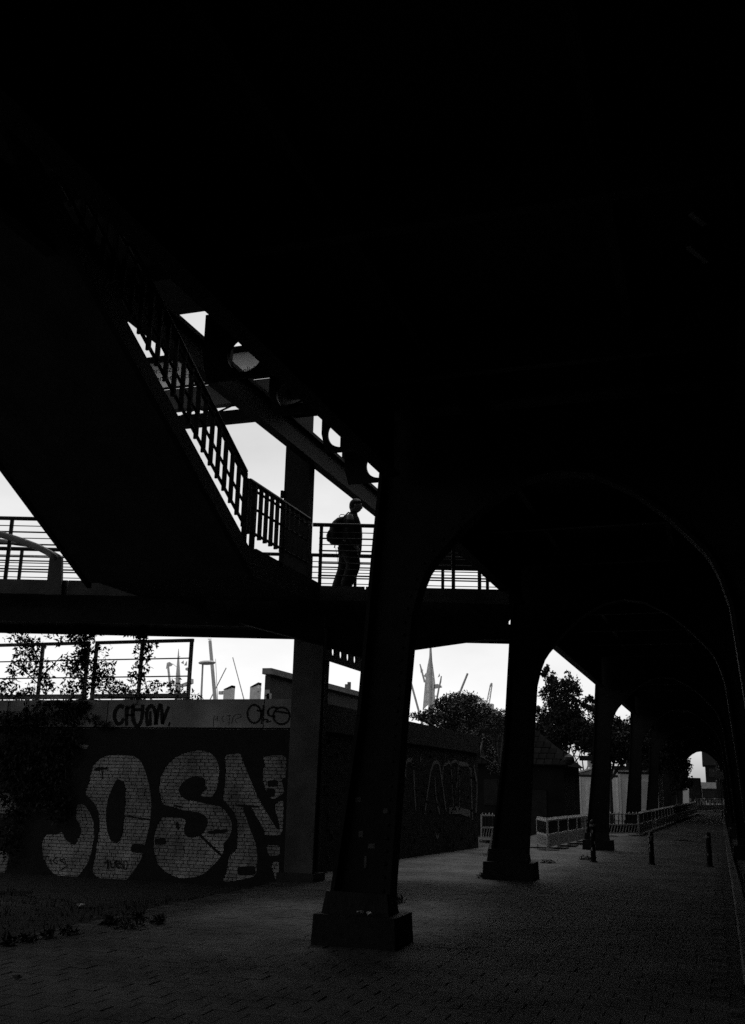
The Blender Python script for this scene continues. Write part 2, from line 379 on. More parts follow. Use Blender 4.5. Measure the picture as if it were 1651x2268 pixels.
# ================================================================== STATION HALL ABOVE, BEAM, CROSS BEAMS
st = thing('station_hall', 'dark underside of the station hall above the stairs, upper left', 'station', (-9, 6, 12))
zt = onY(400, 697, 18)[2]
MB().box((-15, -12, zt), (-3.6, 18, zt+4)).build('floor_slab', M_CONCD, st)
for y in np.arange(-11, 18, 3.0):
    MB().box((-13.1, y-.12, zt-.35), (-4.6, y+.12, zt-.003)).build('floor_beam', M_STEEL, st)
MB().box((-8.16, 4.0, 8.73), (-7.95, 27, 8.80)).box((-8.10, 4.0, 8.80), (-8.02, 27, 9.28)).box((-8.16, 4.0, 9.28), (-7.95, 27, 9.36)).build('edge_beam', M_STEEL, st)
for px, py, stiff, x0 in ((543, 783, False, -7.23), (648, 868, False, -6.93), (757, 957, True, -6.92), (840, 1028, False, -7.3)):
    c = onX(px, py, -6.5); Y = c[1]; r = .30; zc = c[2]; zb = zc - r - .09
    n = 28; mbp = MB()
    # plate with round hole: two halves
    x1, z1 = -4.3, zc + .75
    ring = [(-6.5 + r*math.cos(a), zc + r*math.sin(a)) for a in np.linspace(0, math.pi, n)]
    mbp.prism([(x1, Y, zc), (x1, Y, z1), (x0, Y, z1), (x0, Y, zc)] + [(x, Y, z) for x, z in ring[::-1]], (0, .08, 0))
    ring = [(-6.5 + r*math.cos(a), zc + r*math.sin(a)) for a in np.linspace(math.pi, 2*math.pi, n)]
    mbp.prism([(x0, Y, zc-.001), (x0+.1, Y, zb), (x1, Y, zb), (x1, Y, zc-.001)] + [(x, Y, z-.001) for x, z in ring[::-1]], (0, .08, 0))
    cb = mbp.build('cross_beam', M_STEEL, st)
    if stiff: MB().box((-6.5, Y-.06, zb), (-6.2, Y-.01, z1)).build('stiffener', M_STEEL, cb)
# screen wall on the landing, behind the first frame
a = onB(846, 1200, 24.6); b = onB(1180, 1262, 24.6)
zb = onB(1030, 1262, 24.6)[2]
P = [a*(1,1,0), b*(1,1,0)]
MB().prism([P[0]+(0,0,zb), P[1]+(0,0,zb), P[1]+(0,0,8.72), P[0]+(0,0,8.72)], BN*.12).build('screen_panel', M_STEEL2, st)
MB().box((-4.30, -12, 7.62), (-4.12, 30, zt-.36)).build('hidden_shade_wall', M_CONCD, st)  # unseen wall above the girder, added to keep light off the edge beam
MB().box((-3.58, -12, zt), (2.2, 34, zt+4)).build('hidden_shade_roof', M_CONCD, st)  # unseen slab over the viaduct deck, added to shut out sky light
# hangers that carry the hall: posts from the beam up to the slab
for pa, pb_ in ((455, 503), (600, 691), (766, 800)):
    ya_ = onX(pa, 900, -8.1)[1]; yb_ = onX(pb_, 900, -8.1)[1]; MB().box((-8.16, ya_, 9.362), (-8.04, yb_, zt)).build('hanger_post', M_STEEL, st)
# upper pillar standing on the landing
p0 = onY(628, 1255, 19.6); p1 = onY(684, 1290, 19.6)
pt = thing('steel_post', 'square post rising from the landing beside the railing to the station beam', 'post', (p0[0]+.2, 19.6, 6.0))
MB().box((p0[0], 19.45, 6.02), (p1[0]-.02, 19.75, 9.34)).build('shaft', M_CONCD, pt)
MB().box((p0[0]-.05, 19.40, 6.0), (p1[0]+.03, 19.8, 6.12)).build('foot', M_STEEL2, pt)
MB().box((p0[0]-.06, 19.40, 8.0), (p0[0]-.003, 19.5, 8.16)).build('bracket', M_STEEL2, pt)

# sign gantry with the direction sign
GY = 18.02
def gp(px, py): return onY(px, py, GY)
gt = thing('sign_gantry', 'dark lattice gantry behind the stair railing carrying the direction sign', 'gantry', (-10, GY, 9))
b0 = gp(390, 945)[2]; b1 = gp(390, 921)[2]; c0 = gp(400, 905)[2]
MB().box((-13, GY, b0), (-6.9, GY+.2, b1)).build('lower_chord', M_STEEL, gt)
c1 = gp(356, 862)[2] - .035
MB().box((-13, GY, c0), (-6.9, GY+.2, c1)).build('upper_box', M_MID, gt)
x = -13.0; k = 0
while x < -7:
    MB().bar((x, GY+.1, b1 if k % 2 else c0), (x+.45, GY+.1, c0 if k % 2 else b1), .03).build('lattice_bar', M_STEEL, gt); x += .45; k += 1
for X in (-12.9, -6.95):
    MB().box((X-.1, GY+.02, b0), (X+.1, GY+.18, zt)).build('end_post', M_STEEL, gt)
sg0 = gp(327, 809); sg1 = gp(356, 862)
zs1, zs0 = sg0[2], sg1[2]
MB().box((-13, GY+.02, zs1+.06), (-6.9, GY+.16, zs1+.20)).build('top_rail', M_STEEL, gt)
sx0 = gp(322, 809)[0]; sx1 = gp(600, 838)[0]
sg = thing('direction_sign', 'grey direction sign with dark lettering, seen through the stair railing', 'sign', ((sx0+sx1)/2, GY-.03, zs0))
MB().add([(sx0, GY-.05, zs0), (sx1, GY-.05, zs0), (sx1, GY-.05, zs1), (sx0, GY-.05, zs1)], [(0, 1, 2, 3)]).build('panel', M_SIGN, sg)
MB().box((sx0-.03, GY-.07, zs0-.03), (sx1+.03, GY-.004, zs0)).box((sx0-.03, GY-.07, zs1), (sx1+.03, GY-.004, zs1+.03)).build('frame', M_STEEL2, sg)
def text(s, x, y, z, size, m, parent, name='lettering', rot=(math.pi/2, 0, 0), ext=.002):
    cu = bpy.data.curves.new(name, 'FONT'); cu.body = s; cu.size = size*U; cu.extrude = ext; cu.materials.append(m)
    tmp = bpy.data.objects.new(name, cu); col.objects.link(tmp)
    me = bpy.data.meshes.new_from_object(tmp.evaluated_get(bpy.context.evaluated_depsgraph_get()))
    bpy.data.objects.remove(tmp); me.name = name
    o = bpy.data.objects.new(name, me); col.objects.link(o); o.rotation_euler = rot
    o.parent = parent; o.location = np.array([x, y, z])*U - ORG[parent.name]
    return o
ht = zs1 - zs0
text('Vorsetzen', sx0+.10, GY-.068, zs0+ht*.58, .20, M_DARK, sg)
text('Überseebrücke', sx0+.10, GY-.068, zs0+ht*.26, .20, M_DARK, sg)
text('St. Michaeliskirche', gp(478, 826)[0], GY-.068, gp(540, 829)[2], .19, M_DARK, sg)
# ================================================================== STAIRCASE
SXR, SXL = -7.75, -11.21; SL = .536; DROP = .34
def sz(y): return 6.18 - DROP + SL * (15.4 - y)
sc_ = thing('staircase', 'dark staircase seen from below, climbing towards the upper left', 'staircase', (-9.7, 15.5, 6))
ytop = 15.4 - (zt - 6.18) / SL + .3
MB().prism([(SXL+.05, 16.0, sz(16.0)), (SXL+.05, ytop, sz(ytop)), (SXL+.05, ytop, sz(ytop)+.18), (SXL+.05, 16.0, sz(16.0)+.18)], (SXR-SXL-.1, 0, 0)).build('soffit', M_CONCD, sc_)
for X in (SXR, SXL):
    MB().prism([(X-.05, 16.1, sz(16.1)-.02), (X-.05, ytop, sz(ytop)-.02), (X-.05, ytop, sz(ytop)+.34), (X-.05, 15.75, sz(15.75)+.34), (X-.05, 16.1, 6.0)], (.10, 0, 0)).build('stringer', M_STEEL, sc_)
stp = MB().box((SXL+.06, -.16, -.04), (SXR-.06, .16, .0)); me_s = bpy.data.meshes.new('tread')
me_s.from_pydata((np.array([(x-(-9.48), y, z) for x, y, z in stp.v])*U).tolist(), [], stp.f); me_s.materials.append(M_CONCD)
y = 15.5
while y > ytop + .4:
    o = bpy.data.objects.new('tread', me_s); col.objects.link(o); o.parent = sc_
    o.location = np.array([-9.48, y, sz(y)+.30])*U - ORG[sc_.name]; y -= .30
# lower landing joining the bridge
MB().prism([(SXL, 15.9, 5.60), (SXR-.05, 15.9, 5.60), (SXR-.05, 19.25, 5.60), (SXL, 18.15, 5.60)], (0, 0, .38)).build('landing', M_CONCD, sc_)
MB().prism([(SXR-.04, 16.12, 5.55), (SXR-.04, 19.3, 5.55), (SXR-.04, 19.3, 6.0), (SXR-.04, 16.12, 6.04)], (.06, 0, 0)).build('landing_edge', M_STEEL, sc_)
# right railing: sloping and level runs
def rail_run(y0, y1, zf, tops, step, X=SXR):
    for dz, r in tops: MB().tube([(X, y0, zf(y0)+dz), (X, y1, zf(y1)+dz)], r, 8).build('rail' if dz < tops[-1][0] else 'handrail', M_RAIL, sc_)
    y = y0
    while y > y1 if y1 < y0 else y < y1:
        MB().bar((X, y, zf(y)-.07), (X, y, zf(y)+tops[-1][0]-.02), .075, .04).build('baluster', M_RAIL, sc_)
        y += step if y1 > y0 else -step
zrs = lambda y: sz(y) + .34 + .29
rail_run(15.55, 5.8, zrs, ((0, .03), (.36, .025), (.80, .025), (.95, .05)), .27)
zrl = lambda y: 6.30
rail_run(15.75, 18.6, zrl, ((0, .03), (.46, .025), (.80, .025), (.93, .05)), .25)
for y, z0, z1_ in ((15.62, sz(15.62)+.3, 7.23), (15.95, 6.0, 7.23), (17.3, 6.0, 7.23), (9.5, sz(9.5)+.3, sz(9.5)+1.6)):
    MB().bar((SXR, y, z0), (SXR, y, z1_), .09, .06).build('railing_post', M_RAIL, sc_)

# ================================================================== FOOTBRIDGE
DN = 21.0
def bp(X, D, z):            # point on the bridge: world X, depth D along the bridge normal
    y = (D - BN[0]*X) / BN[1]; return np.array([X, y, z])
fb = thing('footbridge', 'dark footbridge deck crossing the picture, with a round pipe arch at its left', 'bridge', bp(-10, 22.5, 4.7))
XL, XR = -26.0, -3.98
def deckbox(name, D0, D1, z0, z1, m, xa=XL, xb=XR):
    return MB().prism([bp(xa, D0, z0), bp(xb, D0, z0), bp(xb, D0, z1), bp(xa, D0, z1)], BN*(D1-D0)).build(name, m, fb)
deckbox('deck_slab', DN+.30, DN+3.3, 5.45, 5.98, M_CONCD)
# fascia panels with open joints
xs = [XL, -21, -17, onB(150, 1300, DN)[0], -9.5, -6.9, XR]
for a, b in zip(xs[:-1], xs[1:]):
    deckbox('fascia_panel', DN, DN+.12, 5.69, 6.0, M_CONC, a+.012, b-.012)
# lower edge girder with small drain holes near both haunches
zl = onB(260, 1381, DN+.3)[2]
h1 = onB(458, 1378, DN+.3)[0]; h2 = onB(1070, 1413, DN+.3)
def low(name, xa, xb, za, zb): return deckbox(name, DN+.30, DN+.36, za, zb, M_STEEL2, xa, xb)
low('edge_girder', XL, h1-.03, zl, 5.72); low('edge_girder', h1+.03, -4.4, zl, 5.72); low('edge_girder', h1-.03, h1+.03, zl+.07, 5.72); low('edge_girder', h1-.03, h1+.03, zl, zl+.025)
deckbox('far_edge_girder', DN+3.0, DN+3.06, 5.25, 5.72, M_STEEL2)
# pier head with sloping soffit between the concrete pier and the first frame
hd = DN + .20
q = [onB(530, 1381, hd), onB(652, 1413.5, hd), onB(720, 1432, hd), onB(800, 1458, hd), onB(908, 1441, hd), onB(1070, 1418, hd), onB(1128, 1418, hd)]
top = [bp(p[0], hd, 5.44) for p in q]
MB().prism(q + [top[-1], top[0]], BN*.08).build('pier_head', M_STEEL2, fb)
fl = MB()
for a, b in zip(q[:-1], q[1:]): fl.prism([a+(0,0,0), b, b+(0,0,.03), a+(0,0,.03)], BN*-.10)
fl.build('pier_head_flange', M_STEEL2, fb)
# perforated bearer running back from the pier
X0 = -7.72
holes = [onX(px, py, X0) for px, py in ((735, 1443), (752, 1449), (767.5, 1455.5), (783, 1462))]
zc = np.mean([h[2] for h in holes]); ys_ = [h[1] for h in holes]; r = .105
pb = MB(); ya, yb = ys_[0]-.45, ys_[-1]+1.3; zb = zc-.22; zt2 = zc+.45
edges = [ya] + [(a+b)/2 for a, b in zip(ys_[:-1], ys_[1:])] + [yb]
for i, yc in enumerate(ys_):
    e0, e1 = edges[i], edges[i+1]
    up = [(X0, yc + r*math.cos(a), zc + r*math.sin(a)) for a in np.linspace(0, math.pi, 12)]
    dn = [(X0, yc + r*math.cos(a), zc + r*math.sin(a)) for a in np.linspace(math.pi, 2*math.pi, 12)]
    pb.prism([(X0, e1, zc), (X0, e1, zt2), (X0, e0, zt2), (X0, e0, zc)] + up[::-1], (.05, 0, 0))
    pb.prism([(X0, e0, zc), (X0, e0, zb), (X0, e1, zb), (X0, e1, zc)] + dn[::-1], (.05, 0, 0))
pb.build('perforated_bearer', M_STEEL, fb)
# railings of the bridge
def bridge_rail(D, posts, hz, segs, wires, rr=.011):
    for xa, xb in segs:
        MB().tube([bp(xa, D, hz), bp(xb, D, hz)], .045, 8).build('handrail', M_RAIL, fb)
    for k in range(wires):
        z = hz - .165 - k*.137; th = .011 if k % 2 == 0 else .018
        for xa, xb in ([segs[0], (onB(706, 1163, DN)[0], XR)] if len(segs) > 1 else segs):
            MB().tube([bp(xa, D, z), bp(xb, D, z)], th, 6).build('rail', M_RAIL, fb)
    for X in posts:
        MB().bar(bp(X, D, 5.95), bp(X, D, hz), .075, .05, up=BN).build('railing_post', M_RAIL, fb)
hz = onB(690, 1163, DN+.1)[2]
gapx = onB(686+4.5, 1163, DN+.1)[0]
g0 = onB(700, 1163, DN+.1)[0]
bridge_rail(DN+.06, [onB(14, 1230, DN)[0], -16.6, -18.9, onB(708, 1230, DN)[0], onB(1003, 1290, DN)[0], onB(1061, 1290, DN)[0], -11.62], hz, [(XL, -11.6), (onB(686, 1163, DN+.06)[0]-.12, onB(691, 1163, DN+.06)[0]), (onB(693.5, 1163, DN+.06)[0], XR)], 8)
bridge_rail(DN+3.1, [onB(46, 1250, DN+3.1)[0], -17, -19.5, -11.4, -9.2, onB(787, 1290, DN+3.1)[0], onB(981, 1290, DN+3.1)[0], onB(1080, 1290, DN+3.1)[0]], hz, [(XL, XR)], 8)
# pipe arches with flared feet
def pipe(D, pts, r):
    P = [onB(px, py, D) for px, py in pts]; d = (P[0]-P[1]); d /= np.linalg.norm(d)
    P = [P[0] + d*10 + np.array([0, 0, .3])] + P
    return MB().tube(P, r, 14).build('pipe_arch', M_ZINC, fb, smooth=True)
pipe(DN-.02, [(0, 1183), (45, 1197), (85, 1212), (112, 1226), (126, 1240)], .072)
pipe(DN+3.3, [(0, 1198), (60, 1206), (105, 1218), (132, 1234)], .06)
ft = [onB(112, 1236, DN-.02), onB(139, 1236, DN-.02), onB(138, 1318, DN-.02), onB(103, 1318, DN-.02)]
MB().prism([p - BN*.06 for p in ft], BN*.12).build('pipe_foot', M_CONC, fb)

# ================================================================== CONCRETE PIER UNDER THE LANDING
pr = thing('concrete_pier', 'grey concrete pier at the corner of the graffiti wall, its left face faintly lit', 'pier', (-8.3, 20.0, 0))
a0 = onY(628, 1950, 19.75); a1 = onY(652, 1413, 19.75); c0_ = onY(690, 1950, 19.75); c1_ = onY(718, 1440, 19.75)
MB().add([(a0[0],19.75,-.3),(c0_[0],19.75,-.3),(c0_[0],20.15,-.3),(a0[0],20.15,-.3),(a1[0],19.75,5.40),(c1_[0],19.75,5.40),(c1_[0],20.15,5.40),(a1[0],20.15,5.40)],
         [(0,3,2,1),(4,5,6,7),(0,1,5,4),(1,2,6,5),(2,3,7,6),(3,0,4,7)]).build('shaft', M_CONC, pr)
MB().box((a0[0]-.1, 19.6, -.3), (c0_[0]+.1, 20.25, .16)).build('footing', M_CONCD, pr)
MB().box((c0_[0]+.0, 19.85, .2), (c0_[0]+.09, 19.95, 4.6)).build('downpipe', M_STEEL2, pr)

# ================================================================== BRICK WALL WITH GRAFFITI
WY = 20.30; RX = -8.42
zTop = onY(300, 1550, WY)[2]; zCop = onY(300, 1611, WY)[2]
zBot = -.35
wl_ = thing('brick_wall', 'long brick flood wall with huge black and white bubble letters, left', 'wall', (-14, WY, 0))
MB().box((-27, WY+.03, zBot), (RX-.02, WY+.45, zCop-.002)).build('core', M_MORTAR, wl_)
jx = [-27.0, -23.4, -19.8, onY(241-346, 1580, WY)[0], onY(241, 1580, WY)[0], onY(587, 1580, WY)[0], RX+.02]
for a, b in zip(jx[:-1], jx[1:]):
    MB().box((a+.012, WY-.05, zCop+.004), (b-.012, WY+.5, zTop)).build('coping_panel', M_PARA, wl_)
def zA(x, y): return (x*.3028*.6604, (2480+y*.3028)*.6604)
def zB(x, y): return ((480+x*.315)*.6604, (2480+y*.315)*.6604)
def wxz(p, Y=WY): q = onY(p[0], p[1], Y); return (q[0], q[2])
def smooth_poly(P, it=2):
    for _ in range(it):
        Q = []
        for i in range(len(P)):
            a, b = np.array(P[i]), np.array(P[(i+1) % len(P)]); Q += [tuple(a*.85+b*.15), tuple(a*.15+b*.85)]
        P = Q
    c = np.mean(P, 0)
    return [tuple(c + (np.array(p)-c)*1.02) for p in P]
F_O = [zA(*p) for p in ((1185,190),(1340,185),(1480,195),(1545,235),(1585,300))] + [zB(*p) for p in ((45,420),(75,560),(85,720),(70,880),(40,1020),(15,1120))] + \
      [zA(*p) for p in ((1575,1290),(1520,1390),(1440,1500),(1370,1570),(1310,1610),(1250,1610),(1150,1560),(1050,1480),(1025,1420),(1060,1290),(1090,1100),(1110,950),(1100,830),(1060,720),(990,640),(945,600),(990,500),(1010,400),(1030,310),(1090,240))]
I_O = [zA(*p) for p in ((1300,440),(1370,470),(1390,540),(1385,700),(1370,900),(1355,1050),(1320,1120),(1280,1145),(1230,1110),(1200,1030),(1180,900),(1185,760),(1205,650),(1250,540))]
F_B = [zA(*p) for p in ((850,720),(930,720),(1000,820),(1040,930),(1045,1080),(1010,1250),(970,1370),(900,1470),(820,1550),(700,1520),(600,1480),(530,1400),(480,1290),(470,1150),(510,1050),(620,1055),(700,1020),(720,1100),(830,1180),(905,1010),(880,930),(840,880))]
F_L = [zA(*p) for p in ((-60,1250),(60,1230),(110,1300),(70,1460),(-60,1560))]
F_L2 = [zA(*p) for p in ((-60,600),(140,600),(190,760),(120,830),(-60,800))]
F_S = [zB(*p) for p in ((605,605),(735,615),(775,550),(800,460),(810,340),(790,230),(720,155),(600,125),(450,150),(340,200),(240,300),(195,400),(178,520),(190,620),(220,690),(340,725),(460,760),(600,775),(660,810),(690,860),(680,920),(640,985),(600,1010),(540,1035),(480,1035),(445,1000),(440,940),(465,860),(410,830),(300,825),(225,815),(165,890),(130,990),(120,1100),(130,1210),(165,1320),(250,1400),(400,1468),(560,1450),(650,1415),(730,1345),(800,1270),(860,1180),(850,1100),(900,1050),(940,970),(940,880),(900,790),(830,715),(700,690),(560,660),(450,640),(400,590),(380,540),(430,460),(490,415),(560,400),(640,410),(662,450),(650,490),(690,530),(640,545))]
F_X = [zB(*p) for p in ((870,180),(1040,155),(1070,250),(1140,420),(1210,590),(1290,740),(1365,860),(1425,955),(1450,950),(1440,900),(1385,690),(1500,640),(1480,1020),(1285,1020),(1290,970),(1210,830),(1150,720),(1080,690),(1065,720),(1090,800),(1130,920),(1190,1060),(1220,1200),(1210,1440),(1090,1470),(940,1500),(850,1500),(900,1380),(910,1240),(1000,1160),(1005,1020),(1000,860),(975,780),(900,690),(850,630),(875,500),(885,330))]
F_X2 = [zB(*p) for p in ((1270,180),(1530,170),(1520,400),(1475,430),(1510,560),(1380,640),(1310,560),(1280,440),(1275,320),(1300,250))]
F_X3 = [zB(*p) for p in ((1380,1300),(1450,1290),(1450,1480),(1415,1510),(1385,1430),(1365,1360))]
F_X4 = [zB(*p) for p in ((1310,1120),(1460,1130),(1460,1230),(1340,1240))]
F_T = [zA(*p) for p in ((860,50),(990,60),(960,110),(880,90))]
fills = [smooth_poly([wxz(p) for p in F]) for F in (F_O, F_B, F_L, F_L2, F_S, F_X, F_X2, F_X3, F_X4, F_T)]
isles = [smooth_poly([wxz(p) for p in I_O])]
for a, b, w in ((zA(1380,845), zA(1670,888), .03), (zB(600,1010), zB(830,1230), .05), (zB(130,1085), zB(240,1080), .11), (zB(1330,470), zB(1430,465), .12), (zB(1320,560), zB(1400,570), .15), (zB(1000,700), zB(1230,715), .04), (zB(330,700), zB(420,720), .03), (zA(1460,1200), zA(1640,1215), .16), (zB(360,880), zB(375,950), .06), (zB(700,990), zB(900,970), .07), (zB(1010,1400), zB(1190,1390), .16), (zA(1050,330), zA(1190,320), .05), (zA(1130,300), zA(1140,440), .02)):
    a = np.array(wxz(a)); b = np.array(wxz(b)); d = (b-a)/np.linalg.norm(b-a); nn = np.array([-d[1], d[0]])*w/2
    isles.append(smooth_poly([tuple(a+nn), tuple((a+b)/2+nn*1.1), tuple(b+nn), tuple(b-nn), tuple((a+b)/2-nn*1.1), tuple(a-nn)], 1))
def inside(p, poly):
    x, z = p; c = False; n = len(poly)
    for i in range(n):
        x1, z1 = poly[i]; x2, z2 = poly[i-1]
        if (z1 > z) != (z2 > z) and x < (x2-x1)*(z-z1)/(z2-z1)+x1: c = not c
    return c
BB = [(min(p[0] for p in f), max(p[0] for p in f), min(p[1] for p in f), max(p[1] for p in f)) for f in fills]
def lightpt(p):
    for f, b in zip(fills, BB):
        if b[0] <= p[0] <= b[1] and b[2] <= p[1] <= b[3] and inside(p, f): break
    else: return False
    return not any(inside(p, i) for i in isles)
# bricks
BH, BLN, JT = .0735, .205, .011
def brick_mesh(L, m, nm):
    w, h, d, c = L - JT, BH - JT, .05, .005
    mb = MB(); mb.add([(-w/2,.05,-h/2),(w/2,.05,-h/2),(w/2,.05,h/2),(-w/2,.05,h/2),(-w/2,c,-h/2),(w/2,c,-h/2),(w/2,c,h/2),(-w/2,c,h/2),(-w/2+c,0,-h/2+c),(w/2-c,0,-h/2+c),(w/2-c,0,h/2-c),(-w/2+c,0,h/2-c)],
        [(0,1,5,4),(1,2,6,5),(2,3,7,6),(3,0,4,7),(4,5,9,8),(5,6,10,9),(6,7,11,10),(7,4,8,11),(8,9,10,11)])
    me = bpy.data.meshes.new(nm); me.from_pydata((np.array(mb.v)*U).tolist(), [], mb.f); me.materials.append(m); me.update()
    return me, mb
me_bs, mb_bs = brick_mesh(BLN, M_BRICK, 'brick'); me_bh, mb_bh = brick_mesh(BLN/2, M_BRICK, 'brick_header')
bl = []; z = zBot + BH/2; r_ = 0
while z < zCop - BH*.6:
    x = -17.4 + (BLN*.25 if r_ % 2 else 0) + random.uniform(-.02, .02)
    while x < RX - .15:
        hdr = random.random() < (.16 if r_ % 3 else .5); L = BLN/2 if hdr else BLN
        bl.append((x+L/2, z, hdr, lightpt((x+L/2, z)))); x += L
    z += BH; r_ += 1
light = [b for b in bl if b[3] and not b[2] and b[0] > -15]
random.shuffle(light); pick = set((b[0], b[1]) for b in sorted(light, key=lambda b: -b[0])[:300])
restb = MB()
for x, z, hdr, li in bl:
    dy = random.gauss(0, .003)
    if (x, z) in pick:
        o = bpy.data.objects.new('brick', me_bs); col.objects.link(o); o.parent = wl_
        o.location = np.array([x, WY+dy, z])*U - ORG[wl_.name]
    else:
        mbs = mb_bh if hdr else mb_bs; k = len(restb.v)
        restb.v += [(x+a, WY+dy+b, z+c) for a, b, c in mbs.v]; restb.f += [tuple(i+k for i in f) for f in mbs.f]
stuff(restb.build('brick_courses', M_BRICK, wl_))
# black paint around the letters
ox0, ox1, oz0, oz1 = -17.3, RX-.03, zBot+.02, zCop-.03
verts = [(ox0,oz0),(ox1,oz0),(ox1,oz1),(ox0,oz1)]; edges = [(0,1),(1,2),(2,3),(3,0)]
cl = lambda p: (min(ox1-.005, max(ox0+.005, p[0])), min(oz1-.005, max(oz0+.005, p[1])))
for f in fills + isles:
    k = len(verts); verts += [cl(p) for p in f]; edges += [(k+i, k+(i+1) % len(f)) for i in range(len(f))]
for _ in range(260): verts.append((random.uniform(ox0, ox1), random.uniform(oz0, oz1)))
cv, ce, cf, *_r = geometry.delaunay_2d_cdt([Vector(v) for v in verts], edges, [], 0, 1e-5)
pmb = MB(); pmb.v = [(v[0], WY-.012, v[1]) for v in cv]
for f in cf:
    c = sum((cv[i] for i in f), Vector((0, 0)))/len(f)
    if not lightpt((c[0], c[1])): pmb.f.append(tuple(f))
o = pmb.build('mural_paint', M_SPRAY, wl_); o['label'] = 'black bubble-letter outlines and background paint'
# strokes
def stroke(mb, pts, w, plane, off, m=None):
    P = [plane(p) for p in pts]
    if len(P) > 2:
        Q = [P[0]]
        for i in range(len(P)-1):
            a, b = P[i], P[i+1]; Q += [a*.75+b*.25, a*.25+b*.75]
        P = Q + [P[-1]]
    n = np.array(off, float); nu = n/np.linalg.norm(n)
    L, R = [], []
    for i, p in enumerate(P):
        d = P[min(i+1, len(P)-1)] - P[max(i-1, 0)]; s_ = np.cross(d, nu); s_ /= np.linalg.norm(s_) + 1e-9
        ww = w*(.8+.35*random.random())/2; L.append(p+n+s_*ww); R.append(p+n-s_*ww)
    k = len(P); mb.add(L + R, [(i, i+1, k+i+1, k+i) for i in range(k-1)])
front = lambda p: onY(p[0], p[1], WY-.05)
front2 = lambda p: onY(p[0], p[1], WY-.012)
zC = lambda x, y: (198+x*.16, 1367+y*.16)
zD = lambda x, y: (429.3+x*.14, 1367+y*.14)
cp = MB()
for L, w in ((((480,1250),(430,1220),(365,1280),(345,1390),(390,1485),(450,1460),(480,1400)), .10), (((525,1245),(515,1370),(520,1500)), .09), (((500,1250),(620,1245)), .07), (((505,1360),(620,1350)), .06),
             (((612,1205),(600,1400),(645,1510),(700,1495),(735,1380),(742,1210)), .10), (((620,1285),(720,1275)), .06), (((795,1300),(800,1430),(810,1510)), .09), (((790,1300),(850,1215),(905,1260),(925,1400),(920,1490)), .09), (((845,1300),(850,1500)), .06),
             (((925,1490),(950,1300),(990,1170),(1010,1330),(1015,1480)), .09), (((1015,1480),(1060,1330),(1105,1235)), .09), (((1098,1478),(1120,1485)), .09)):
    stroke(cp, [zC(*p) for p in L], w, front, (0, -.004, 0))
cp.build('spray_tag', M_SPRAY, wl_)['label'] = 'thick black tag sprayed on the parapet'
cp = MB()
circ = lambda cx, cy, rx, ry, a0=0, a1=6.4: [(cx+rx*math.cos(t), cy+ry*math.sin(t)) for t in np.linspace(a0, a1, 16)]
for L, w in ((circ(960,1530,110,145), .045), (((1110,1390),(1090,1560),(1073,1690)), .04), (((1000,1470),(1060,1490),(1115,1460)), .035), (((1330,1440),(1240,1415),(1160,1490),(1190,1560),(1290,1575)), .04),
             (((1180,1450),(1190,1530)), .035), (circ(1390,1560,132,135), .045), (((1290,1490),(1400,1500),(1510,1525)), .045), (((1100,1620),(1190,1615),(1130,1665),(1225,1645)), .03)):
    stroke(cp, [zD(*p) for p in L], w, front, (0, -.004, 0))
cp.build('spray_tag', M_SPRAY, wl_)['label'] = 'round looping black tag on the parapet beside the pier'
cp = MB()
for L in (((330,1560),(310,1640),(315,1740)), ((380,1560),(375,1650)), ((330,1620),(380,1600)), ((480,1560),(440,1610),(480,1650)), ((520,1560),(600,1545)), ((565,1550),(560,1700)), ((600,1690),(640,1540),(740,1530),(760,1580),(640,1620),(700,1690))):
    stroke(cp, [zD(*p) for p in L], .012, front, (0, -.004, 0))
cp.build('spray_tag', M_SPRAY, wl_)['label'] = 'faint thin tag on the parapet'
cp = MB()
for L, w in ((((1150,1360),(1230,1350)), .02), (((1190,1330),(1200,1440)), .025), (((1225,1350),(1230,1420),(1270,1420),(1275,1345)), .025), (((1290,1340),(1295,1430),(1330,1420),(1300,1385),(1330,1360),(1290,1340)), .022), (((1340,1340),(1345,1430),(1375,1415),(1345,1380)), .022), (circ(1390,1390,22,50), .022),
             (((480,1300),(540,1295)), .02), (((505,1300),(500,1370)), .02), (((560,1310),(570,1390)), .02), (((630,1300),(580,1345),(640,1380)), .02), (((720,1320),(650,1335),(760,1390),(670,1450)), .02)):
    stroke(cp, [zA(*p) for p in L], w, front2, (0, -.006, 0))
cp.build('spray_tag', M_SPRAY, wl_)['label'] = 'small scrawled tags on the brick letters'

